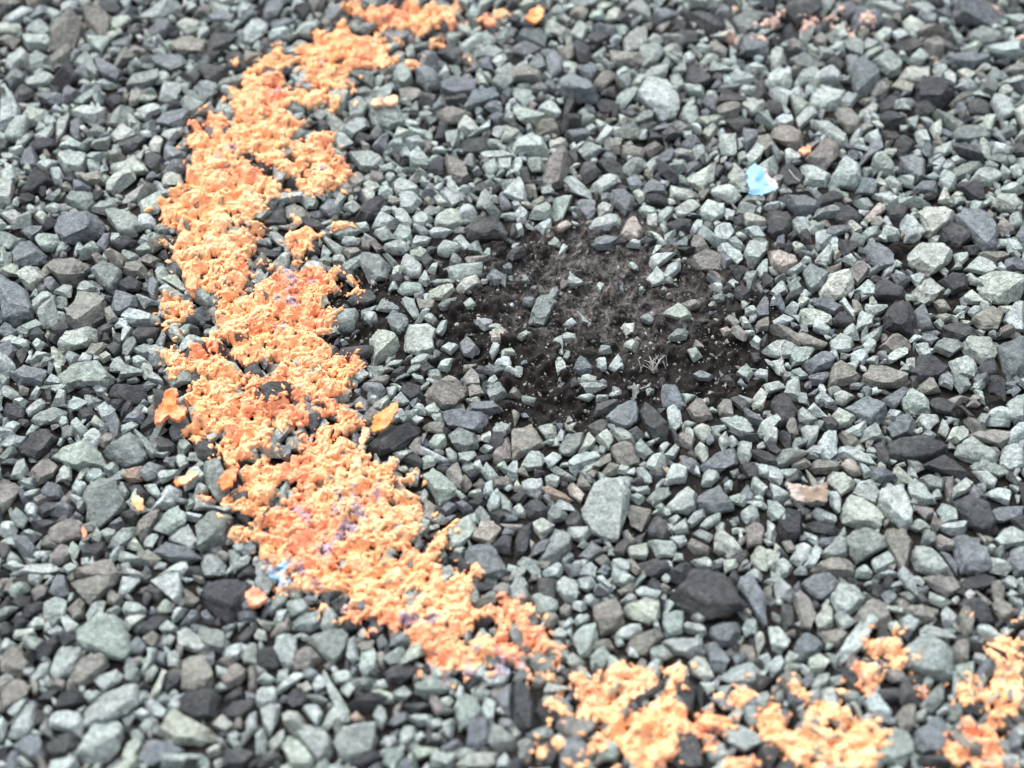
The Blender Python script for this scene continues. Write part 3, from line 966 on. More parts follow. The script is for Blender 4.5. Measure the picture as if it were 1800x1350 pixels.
G 1165 650 1240 590 1400 720 1410 770 1290 840 1240 780
T 1410 690 1460 640 1510 710 1470 750 1420 730
T 1510 710 1570 660 1620 710 1560 740
T 1640 700 1720 650 1787 650 1760 720 1660 730
C 1480 770 1560 740 1600 770 1540 800
W 1610 830 1690 750 1720 790 1700 860 1630 880
G 1700 740 1787 820 1787 900 1720 880
K 1460 860 1560 800 1610 830 1560 880
B 1295 870 1350 820 1420 850 1330 920
K 1620 900 1720 880 1760 940 1700 980
C 1290 1060 1340 1000 1460 930 1540 1010 1450 1110 1360 1160 1300 1140
P 1505 1070 1560 970 1650 965 1710 1020 1640 1120
K 1640 1140 1720 1060 1787 1060 1787 1190 1700 1190
B 1455 1220 1490 1110 1600 1110 1720 1220 1760 1310 1700 1350 1560 1350
T 1160 920 1180 800 1280 860 1240 960 1190 970
G 1105 1040 1140 940 1225 980 1200 1050 1140 1070
K 1330 1230 1380 1180 1450 1210 1400 1260
B 100 480 140 440 250 440 240 520 190 530
g 195 680 230 620 270 680 230 710
W 1475 920 1540 900 1560 970 1500 980
K 1010 520 1090 490 1180 550 1140 590
B 380 230 410 180 460 200 430 250
G 890 1180 940 1120 1000 1120 990 1190 920 1210
G 1270 1300 1360 1270 1380 1350 1270 1350
@C3 900 674
W 470 10 500 0 660 10 590 55 520 60
B 1045 80 1050 10 1150 15 1220 150 1190 180 1080 150
W 1080 180 1110 150 1170 160 1185 300 1130 330 1090 280
T 1215 180 1290 100 1400 210 1400 265 1280 260
T 1430 140 1500 100 1550 150 1560 240 1460 230
K 1515 110 1570 85 1670 150 1610 200
C 1665 130 1740 40 1787 70 1760 180 1700 200
K 570 230 600 140 740 100 750 140 640 210
W 585 130 590 75 680 70 680 110
B 660 230 720 150 880 145 890 250 810 315 720 290
K 885 190 930 115 1010 180 1090 290 1090 370 1020 395 930 300
K 515 300 620 245 690 260 650 330 580 360
T 0 340 140 280 180 330 230 430 130 480 0 525
C 180 300 250 320 310 305 310 370 240 380
W 315 370 350 310 375 330 365 400 325 405
g 330 470 390 350 500 340 490 420 420 500 350 500
C 460 470 530 335 585 400 560 440 500 480
G 60 590 110 490 220 480 240 530 190 590 100 600
W 390 550 430 510 580 470 620 520 540 570 420 610
G 705 320 760 310 870 390 830 420 770 400
T 685 440 780 400 860 420 890 560 800 570 740 540
g 860 430 900 370 990 480 940 520 880 490
T 560 580 690 480 690 545 610 590
T 610 640 660 580 750 555 770 590 680 640
W 1030 450 1080 395 1105 420 1060 485
W 1065 520 1140 425 1170 450 1130 520
T 1145 360 1220 340 1280 380 1260 460 1180 430
C 1265 300 1320 270 1390 310 1380 370 1340 400 1270 360
W 1390 290 1490 280 1500 310 1420 345
W 1455 250 1560 240 1680 270 1690 340 1600 350 1500 290
C 1275 440 1310 400 1365 440 1370 510 1330 555 1285 500
B 1310 580 1400 500 1500 440 1570 470 1560 570 1450 620 1320 620
W 1480 390 1530 370 1585 420 1540 440
W 1320 640 1390 600 1455 650 1400 710 1330 710
W 860 590 900 575 980 650 960 695 910 680
W 1140 560 1230 580 1210 680 1060 700 1120 640
R 1035 580 1090 575 1125 620 1090 655
G 490 890 540 770 580 680 690 660 770 615 840 640 830 710 790 760 780 960 740 1080 680 1080 560 1010
W 60 700 110 655 210 650 220 700 150 790 80 770
W 230 650 280 630 340 670 320 715 240 690
R 200 720 240 700 360 760 430 820 400 840 260 790
P 390 720 420 690 500 770 480 830 430 790
K 80 870 150 810 270 860 250 930 120 935
C 10 870 50 830 100 880 90 930 30 920
g 245 570 310 570 450 660 430 680 330 650
K 375 960 450 880 520 960 490 1000 390 1005
C 150 960 220 945 295 990 280 1030 210 1080 160 1030
K 25 1120 60 1000 145 950 140 1090 100 1200 40 1200
g 190 1220 260 1090 310 1000 420 1080 400 1160 300 1240 210 1250
W 390 1020 540 1000 565 1030 490 1110 420 1080
B 465 1200 560 1085 650 1150 530 1230
C 790 1140 930 1105 950 1180 930 1220 830 1210
W 950 1110 1120 1095 1150 1140 1130 1200 1000 1210
K 700 1190 780 1080 840 1100 780 1200
T 805 900 840 860 960 880 970 920 900 1030 830 990
K 950 1000 1000 920 1090 950 1100 1050 1060 1090 960 1070
g 945 810 1000 740 1090 730 1110 770 1030 840 980 850
W 1070 850 1150 760 1230 705 1290 760 1280 870 1200 900 1110 890
B 1290 780 1430 720 1550 840 1540 880 1400 900 1300 860
W 1225 960 1290 900 1360 880 1350 930 1260 1000
W 1310 1000 1380 930 1455 905 1440 960 1350 1015
W 1105 1020 1210 950 1235 1040 1140 1050
W 1090 940 1150 905 1185 935 1130 985
C 1410 1060 1440 980 1560 1070 1630 1170 1520 1210 1420 1160
T 1225 1130 1250 1080 1390 1150 1380 1190 1290 1180
g 1255 1050 1300 1025 1400 1060 1380 1110 1310 1080
W 1250 1230 1350 1200 1410 1250 1400 1300 1280 1270
W 1095 1070 1200 1050 1220 1110 1170 1140
K 820 1280 1000 1220 1120 1240 1080 1310 940 1350 830 1330
W 470 1320 540 1250 590 1290 580 1350 470 1350
T 575 1230 640 1190 690 1230 640 1280
W 690 1240 740 1230 830 1260 790 1340 720 1300
W 215 1310 310 1250 360 1270 320 1345 230 1340
W 340 1240 410 1170 430 1210 370 1260
B 1590 780 1650 700 1690 770 1640 840
W 1600 900 1690 830 1730 940 1640 980
T 1630 1000 1700 960 1760 1020 1740 1120 1650 1140
C 1670 1180 1730 1130 1787 1160 1787 1300 1690 1280
K 1240 1310 1370 1270 1480 1350 1240 1350
W 840 740 960 720 960 750 900 770
W 800 790 860 760 930 790 880 840
W 1700 560 1787 560 1787 650 1730 630
K 1590 570 1700 560 1740 660 1640 660
g 1520 610 1580 590 1595 640 1550 660
K 1500 1230 1600 1170 1650 1190 1580 1270
K 1490 330 1620 370 1720 350 1730 400 1600 400
@C4 1350 674
W 320 90 370 50 490 140 420 155 340 120
C 455 70 500 35 615 90 530 150 480 130
B 540 160 690 80 820 140 830 210 730 290 610 210
C 445 230 510 165 620 230 600 280 480 310
G 205 180 240 145 350 240 290 280 220 260
W 230 320 260 290 355 300 340 380 270 440
G 920 110 1000 30 1120 110 1140 180 1010 210 940 170
K 1120 130 1210 90 1330 160 1290 215 1180 200
B 800 100 960 15 980 40 900 110 880 170
K 20 150 120 85 200 160 190 240 80 300
W 640 300 690 275 700 320 640 365 520 345
W 815 240 860 190 950 205 900 260
B 830 310 890 250 1000 210 1050 250 1020 340 930 350 870 375
W 1030 270 1080 210 1180 210 1200 270 1120 335
W 1190 340 1230 240 1270 310 1240 380
C 1250 380 1290 300 1400 290 1410 360 1330 410
T 1410 360 1500 310 1720 330 1720 370 1630 440 1530 410
G 1670 140 1700 100 1787 80 1787 280 1720 270
W 370 380 420 340 490 360 490 480 430 530 360 510 420 430
W 265 470 340 430 400 440 370 500
T 490 350 560 360 670 430 580 460
K 820 460 900 400 1080 360 1240 430 1250 480 1150 520 1010 540 880 510
K 1060 560 1230 500 1320 540 1420 640 1360 660 1200 600
K 730 420 780 400 860 560 780 570
T 285 590 340 530 440 530 515 580 470 620 330 620
P 510 560 570 530 640 570 650 630 600 640 550 610
W 645 510 700 500 760 570 690 565
W 625 540 660 545 730 630 680 650
W 0 560 60 570 105 640 80 710 0 660
C 420 640 440 610 530 615 615 680 600 730 510 775 460 720
W 590 770 640 690 710 665 770 730 750 830 660 800
W 760 760 800 720 930 730 1000 880 990 980 930 1000 860 880 770 840
C 510 880 560 785 660 800 780 870 800 950 780 1015 600 1000 530 970
G 975 720 1030 660 1100 720 1180 820 1100 840 1000 800
g 1050 660 1130 620 1250 690 1230 740 1120 730
C 1255 780 1330 720 1400 655 1440 690 1410 750 1280 810
W 1430 620 1500 595 1600 670 1580 730 1520 710
G 1310 450 1390 380 1480 420 1620 500 1610 560 1480 540 1330 510
W 1630 560 1660 430 1787 420 1787 570 1680 600
G 1420 560 1500 525 1600 570 1700 620 1600 640 1450 600
W 1505 770 1600 720 1710 750 1690 840 1610 820
K 1290 820 1380 780 1560 860 1620 1000 1540 1050 1420 1020 1330 900
B 1560 860 1787 850 1787 910 1650 970 1600 960
T 1010 850 1150 880 1150 920 1100 950
W 1180 890 1220 840 1310 880 1320 960 1220 970
W 1190 1000 1280 960 1410 970 1370 1040 1260 1050
G 990 1000 1060 940 1120 990 1050 1030
K 250 970 330 960 540 1020 470 1060 320 1040
W 280 890 340 855 480 920 470 980 380 950
W 430 760 470 750 515 810 490 910 440 860
G 0 810 70 830 135 900 120 970 40 960 0 900
K 70 1000 140 880 250 900 230 1060 150 1110
g 530 1070 620 1030 720 1050 840 1130 720 1180 640 1240 580 1200 570 1120
T 800 1060 880 995 980 1020 1020 1120 1000 1240 960 1330 910 1240 870 1140
T 1140 1110 1200 1045 1300 1100 1300 1150 1200 1160
B 1290 1070 1420 1050 1500 1130 1560 1290 1480 1320 1360 1300 1320 1160
G 1010 1200 1030 1130 1120 1115 1200 1200 1310 1330 1200 1350 1050 1300
W 725 1230 840 1160 900 1240 820 1300 750 1310
W 155 1230 210 1120 310 1130 300 1200 220 1270
W 240 1280 330 1120 380 1160 320 1280
G 370 1190 490 1065 560 1100 570 1190 450 1220
T 305 1300 430 1230 540 1220 610 1280 590 1340 350 1330
C 0 1160 80 1190 60 1300 0 1290
W 60 1290 100 1210 180 1280 140 1350 60 1350
W 0 950 60 1000 20 1090 0 1100
W 1580 1100 1700 1000 1787 1060 1787 1120 1640 1140
W 1510 1150 1560 1115 1610 1160 1560 1190
B 1660 1240 1720 1190 1787 1170 1787 1340 1700 1320
B 1195 1190 1260 1180 1340 1280 1320 1330
W 610 1310 660 1270 730 1330 720 1350 610 1350
W 730 1350 850 1300 920 1340
@D1 0 1010
T 0 20 60 30 110 90 50 125 0 130
T 215 110 260 60 340 70 310 140 240 180
B 330 120 390 0 450 10 480 130 420 150
T 485 60 530 0 820 0 800 60 720 130 620 205 540 130
W 820 140 850 10 980 0 1000 30 880 150
G 300 200 400 150 470 190 460 290 370 345 310 290
K 80 190 130 140 220 140 210 220 140 230
T 470 250 560 160 590 210 570 290 510 310
T 735 130 780 105 860 170 800 220 750 200
W 725 270 820 215 855 230 800 285
W 845 250 880 180 950 180 1030 250 960 280 870 290
W 1050 40 1110 0 1270 0 1290 100 1270 210 1150 100
K 1000 130 1050 60 1160 110 1110 190
K 1420 180 1440 40 1650 20 1760 80 1700 190 1580 320 1490 270
T 1285 170 1300 110 1400 180 1360 210 1300 200
C 1085 240 1150 165 1190 190 1200 260 1110 275
C 1580 230 1660 155 1680 230 1610 270
B 1640 280 1740 245 1787 270 1787 330 1680 325
W 1195 300 1240 235 1305 230 1260 300 1210 330
B 1250 350 1320 260 1380 235 1390 290 1330 350
B 1395 260 1430 235 1505 320 1480 345 1420 320
K 950 420 1080 270 1180 280 1130 370 1020 430
G 530 360 650 305 840 300 880 400 910 550 860 580 720 540 610 500 540 420
W 185 360 260 295 310 310 320 355 240 375
W 320 400 400 350 455 400 420 425 340 425
C 85 440 110 400 230 375 250 420 120 450
K 250 560 370 430 420 450 370 540 290 605
T 0 560 130 505 160 560 200 640 130 710 30 710 0 690
W 350 700 370 600 420 520 560 505 570 560 510 670 380 745
T 455 790 540 630 640 540 720 560 750 640 660 720 520 800
W 205 740 280 640 350 620 330 700 230 765
T 0 800 110 725 210 760 180 840 60 920 0 950
W 660 740 700 700 810 660 860 690 830 750 720 810
g 870 660 890 600 940 590 980 680 940 755 880 740
G 980 690 1040 550 1085 505 1080 590 1010 690
B 905 480 960 430 1020 500 980 550 920 555
T 1000 440 1070 405 1120 430 1080 495 1010 480
G 1110 370 1170 310 1240 365 1220 400 1130 400
G 1110 490 1180 410 1230 440 1170 520
C 1240 400 1290 370 1400 450 1490 530 1440 550 1260 490
g 1360 390 1420 350 1550 390 1610 480 1560 540 1480 520 1390 430
B 1545 360 1670 320 1640 380 1580 420
K 1650 460 1720 370 1780 390 1750 450 1680 500
G 1680 560 1740 480 1787 490 1787 620 1700 610
T 1270 600 1290 540 1400 535 1470 610 1490 760 1430 830 1320 830 1260 790
K 1140 790 1170 660 1290 650 1310 690 1240 780 1160 815
K 1260 900 1310 830 1500 810 1530 900 1480 990 1350 1020 1280 980
W 1165 610 1230 530 1260 570 1240 640 1180 640
B 1085 600 1100 540 1180 550 1150 630
C 1010 690 1080 635 1100 660 1060 735 1020 730
C 1030 870 1140 650 1165 680 1110 830 1040 880
T 1535 710 1640 625 1730 680 1690 750 1590 790
K 1560 860 1690 770 1700 850 1600 905
K 1550 960 1640 900 1740 880 1770 930 1680 1000 1600 1010
C 1480 1040 1550 970 1650 1060 1560 1090
W 1710 1020 1750 950 1787 960 1787 1100 1720 1120
W 590 960 680 880 800 800 940 760 960 900 880 970 700 1060 590 1070
W 595 880 660 800 715 820 690 870 630 890
K 395 900 460 820 560 790 600 880 470 930 400 930
K 260 870 330 800 420 810 340 880
W 45 960 110 880 190 850 200 890 120 1000
W 50 1130 150 1000 190 920 260 920 230 1090 100 1140
K 235 1010 260 940 350 970 330 1050 240 1050
W 345 990 430 945 560 960 590 1060 560 1130 480 1100 360 1060
W 530 1280 600 1140 660 1060 780 1010 860 1090 820 1220 690 1330
B 90 1190 180 1120 280 1130 320 1200 300 1300 220 1290 150 1230
K 330 1190 420 1120 530 1090 540 1180 450 1300 350 1290
C 845 1280 870 1190 960 1150 1000 1170 970 1230 870 1300
C 1095 1100 1160 980 1240 960 1330 1040 1440 1080 1520 1150 1400 1180 1200 1180
B 970 1230 1020 1150 1110 1150 1280 1220 1200 1290 1060 1340 990 1310
W 1090 1350 1140 1270 1300 1260 1440 1260 1460 1350
W 1590 1110 1640 1080 1690 1110 1650 1165
C 1440 1230 1490 1195 1560 1190 1540 1260 1460 1270
K 1530 1340 1570 1210 1700 1200 1780 1230 1700 1350
W 910 980 980 930 1060 1000 970 1010
W 1010 890 1050 880 1165 950 1130 1000 1060 980
W 965 1060 1010 1010 1090 1020 1060 1090 1000 1110
C 100 1270 150 1255 240 1340 180 1350
W 1160 910 1220 845 1260 890 1250 970 1190 960
T 1740 650 1787 630 1787 800 1730 830
K 0 350 60 340 100 400 50 440 0 430
W 0 980 40 1010 30 1130 0 1170
@D2 450 1010
G 100 280 130 150 180 90 230 110 210 190
G 200 200 240 160 330 170 375 230 330 285 260 285
G 255 330 370 250 455 230 440 350 370 395 260 370
G 445 370 470 240 540 235 580 290 575 360 470 385
K 580 330 610 260 750 290 740 370 650 400 590 380
K 770 380 820 335 900 360 890 410 830 445
T 100 430 200 290 245 290 240 380 150 440
W 130 500 150 430 280 410 290 500 250 600 200 640 180 550
K 0 560 60 510 140 500 190 560 150 660 40 650 0 620
T 250 640 290 520 390 490 460 570 400 640 280 665
g 345 440 400 390 560 390 650 430 600 570 540 630 480 580 420 500
W 630 560 650 440 690 425 700 520 720 590 680 620
G 705 420 750 370 795 430 750 460
T 705 500 740 470 830 460 800 530 740 540
G 725 650 740 550 820 520 850 590 830 680 760 720
T 845 560 880 540 910 590 890 660 855 640
G 895 600 920 530 970 540 1020 610 940 640
K 890 690 950 640 1090 620 1110 700 1030 760 920 760
K 760 700 830 650 890 680 840 730
W 520 690 560 670 640 670 685 730 640 760 560 750
W 5 710 60 670 140 730 90 760 20 740
W 465 690 490 680 560 780 660 950 650 1020 600 1030 540 850
W 150 800 220 720 310 670 330 720 240 780 160 830
W 385 780 440 690 500 720 480 790 420 825
C 295 780 350 750 390 800 340 825
g 350 830 420 830 510 890 480 905 380 870
K 210 870 260 800 340 830 370 900 260 930
W 0 830 40 780 130 770 140 890 40 930 0 900
W 20 950 60 920 175 905 150 1040 100 1125 50 1050
W 320 930 430 910 460 980 420 1060 370 1000
W 450 1060 500 960 550 920 570 980 500 1085
G 260 1100 330 1045 470 1060 515 1130 520 1260 440 1310 370 1240
C 180 1200 230 1120 300 1170 400 1310 400 1350 240 1350
G 540 1180 600 1060 700 1030 830 1040 840 1150 800 1240 650 1310 580 1270
R 640 1010 700 960 755 1000 720 1040
W 815 980 850 895 900 930 910 1020 880 1075 830 1020
C 765 820 850 795 960 840 960 890 850 890 790 850
G 945 830 1030 765 1090 830 1050 880 970 880
G 1110 840 1150 770 1290 710 1400 700 1420 750 1360 810 1200 860
K 1020 900 1180 880 1230 910 1120 960
B 910 1040 980 960 1060 960 1060 1010 960 1060
W 1070 1000 1130 970 1230 975 1220 1040 1140 1050
W 1170 1030 1290 1000 1300 1050 1240 1080
G 1000 1110 1030 1050 1110 1055 1130 1140 1070 1210 1010 1180
W 860 1170 900 1120 970 1120 990 1170 920 1220
W 885 1290 910 1240 1000 1210 1035 1250 960 1345 900 1330
C 1060 1260 1110 1220 1260 1205 1270 1240 1130 1295 1065 1290
G 1220 1330 1270 1250 1360 1220 1400 1260 1360 1350 1220 1350
C 1205 1130 1260 1100 1300 1130 1240 1180
G 1385 930 1420 820 1480 840 1580 970 1500 1060 1420 1080
G 1520 830 1560 770 1640 820 1600 880 1540 890
W 1565 940 1610 830 1670 880 1650 1040 1600 1000
B 1470 1190 1500 1000 1640 1000 1640 1150 1560 1220
B 1660 850 1787 750 1787 1010 1720 950
G 1410 1230 1460 1205 1540 1220 1500 1280 1420 1300
C 1400 1340 1500 1260 1680 1240 1680 1350 1410 1350
K 1445 760 1500 690 1550 690 1550 760 1490 805
W 1560 680 1620 690 1690 680 1780 670 1740 760 1640 780
W 1690 1280 1740 1230 1787 1310 1760 1350 1680 1350
W 590 780 650 755 690 800 640 860 600 830
K 0 1290 150 1240 180 1290 80 1350 0 1350
W 0 1120 50 1070 75 1180 60 1260 0 1260
C 90 1170 190 1090 200 1170 120 1240
B 1270 1220 1400 1140 1440 1170 1330 1240
K 640 1330 720 1260 880 1220 860 1280 740 1350
B 325 650 390 640 450 700 390 740 340 720
@D3 900 1010
W 35 40 70 10 115 70 80 100 45 80
W 295 60 360 0 460 30 470 130 440 190 370 170 320 100
W 460 20 560 0 590 60 530 110 480 90
W 590 20 640 10 710 90 690 110 620 60
W 500 160 560 135 600 180 560 220 510 200
T 570 250 620 190 690 165 750 230 790 350 690 400 620 415 575 330
C 770 240 860 210 1000 150 1030 250 1020 310 950 345 850 310
G 140 150 180 130 320 180 310 260 220 280
W 420 320 460 270 540 270 540 320 460 350
T 330 230 380 195 430 220 400 300 340 290
T 200 310 280 250 330 300 270 390
W 440 420 500 350 580 340 600 420 540 560 470 570 430 480
W 720 430 770 370 900 340 910 390 840 440 740 445
T 800 510 860 430 1040 385 1060 430 970 490 930 560 820 545
G 1060 260 1130 250 1200 260 1190 410 1080 430 1055 380
C 1180 345 1240 325 1310 340 1360 410 1300 420 1220 380
C 1250 290 1290 255 1360 300 1310 335
K 1110 130 1250 170 1240 0 1400 0 1500 0 1590 90 1660 210 1540 270 1380 295 1250 210
B 1580 90 1600 0 1680 0 1690 90 1780 190 1770 350 1720 310 1690 200
B 1390 360 1420 320 1580 330 1600 420 1530 490 1440 480 1390 420
G 1605 370 1640 310 1710 310 1710 400 1630 430
C 1690 410 1750 400 1770 480 1720 560
G 1050 460 1100 435 1290 440 1330 510 1260 570 1130 540
G 960 520 1040 495 1120 570 1050 600 980 590
G 550 580 590 530 650 520 710 590 620 660 560 670
B 1350 480 1420 460 1520 590 1480 680 1390 660
C 1235 640 1290 580 1350 590 1410 710 1340 735 1260 690
G 1430 740 1530 660 1650 625 1750 710 1720 770 1540 770
K 1150 800 1210 690 1300 740 1300 850 1270 980 1210 920
K 0 760 50 730 130 810 170 920 160 1060 90 1090 0 1040
K 160 960 190 870 330 970 330 1040 220 1060
g 210 880 250 830 360 880 420 960 410 1000 300 950
T 300 1030 420 1000 590 1010 580 1080 450 1190 390 1130
g 100 1110 200 1065 280 1080 260 1130 150 1170
K 160 1200 250 1150 310 1260 270 1345 190 1310
G 580 1220 680 1150 750 1220 720 1300 620 1300
K 1080 1050 1150 1030 1310 1120 1330 1350 1080 1350 1100 1260 1180 1240 1150 1110
G 1450 1090 1560 1040 1690 1090 1760 1170 1620 1230 1500 1170
G 1600 930 1700 910 1730 1060 1650 1050
B 1380 850 1500 840 1560 930 1480 950
K 850 870 920 810 1060 730 1040 820 950 870 870 910
T 140 760 160 700 270 700 280 740 200 790
K 380 850 440 800 490 860 480 910
T 560 520 600 450 680 440 710 520 640 530
T 1590 540 1600 480 1680 490 1700 620 1640 610
W 1340 1220 1480 1170 1520 1260 1430 1310 1380 1290
T 740 110 840 45 860 70 840 120 760 140
W 755 190 800 130 860 140 870 180 820 210
W 1080 120 1240 60 1240 110 1190 150
W 1310 750 1380 740 1420 800 1370 835
W 280 410 340 370 400 410 370 450 300 450
@D4 1350 1010
B 235 70 290 20 460 10 510 60 440 120 380 170 290 150
W 440 150 500 80 640 80 680 140 620 230 530 290 470 230
T 160 150 210 110 280 170 330 280 300 380 240 370 220 240
C 330 300 420 200 460 250 460 370 350 390
K 290 200 330 180 375 230 320 260
T 590 280 720 140 780 150 860 260 860 360 750 370 620 330
B 780 120 840 100 900 160 830 220
K 90 210 180 240 190 370 130 400 100 330
W 0 370 70 360 150 470 110 540 30 530
B 180 520 260 400 350 430 385 500 330 560 230 600
T 350 400 540 380 575 410 490 500 410 480
W 450 600 550 500 640 340 700 280 760 330 650 460 600 580 490 620
C 280 610 360 540 440 600 390 680 300 690
W 300 760 350 690 430 680 420 750 330 830
T 910 230 1060 210 1190 250 1160 320 1010 320
W 920 310 980 275 1080 330 1010 410 950 400
W 1060 380 1130 340 1260 390 1310 450 1180 440
T 1080 20 1310 0 1320 110 1260 150 1150 90
G 1120 170 1130 110 1310 190 1240 220
g 900 130 960 110 1040 180 1000 200
K 1010 140 1060 100 1140 200 1080 210
W 1210 280 1250 220 1330 300 1290 360 1220 340
K 1330 60 1400 10 1590 20 1500 90 1400 100
W 1610 50 1670 0 1740 40 1700 100
K 1330 200 1390 140 1500 190 1580 330 1480 350
T 1560 230 1610 170 1730 220 1740 280 1640 330
W 1660 130 1730 110 1787 170 1787 240 1720 200
G 945 440 1080 425 1220 470 1310 560 1320 680 1270 720 1110 700 990 640 980 520
T 740 580 880 650 1000 760 870 750 800 680
g 1060 900 1160 780 1230 720 1240 860 1180 940 1090 960
W 670 900 740 840 860 920 870 990 790 1000 700 950
T 890 1000 940 930 1020 900 1010 1070 950 1100
B 1030 1050 1110 980 1230 1000 1270 1120 1220 1230 1080 1250 1040 1180
G 760 1270 860 1180 870 1080 980 1130 1030 1230 960 1330 800 1330
G 1220 890 1330 890 1360 1000 1290 1020
K 740 800 900 790 930 880 820 890
B 1670 1090 1720 1060 1787 1170 1760 1240 1690 1230
K 460 680 560 650 640 750 590 800
B 120 790 200 810 280 890 200 910 140 870
g 450 800 600 800 660 880 640 920 540 870
K 1290 820 1390 900 1560 960 1480 990 1330 960
K 1030 1290 1220 1250 1400 1300 1480 1350 1040 1350
W 0 640 60 570 110 600 100 660 10 710"""
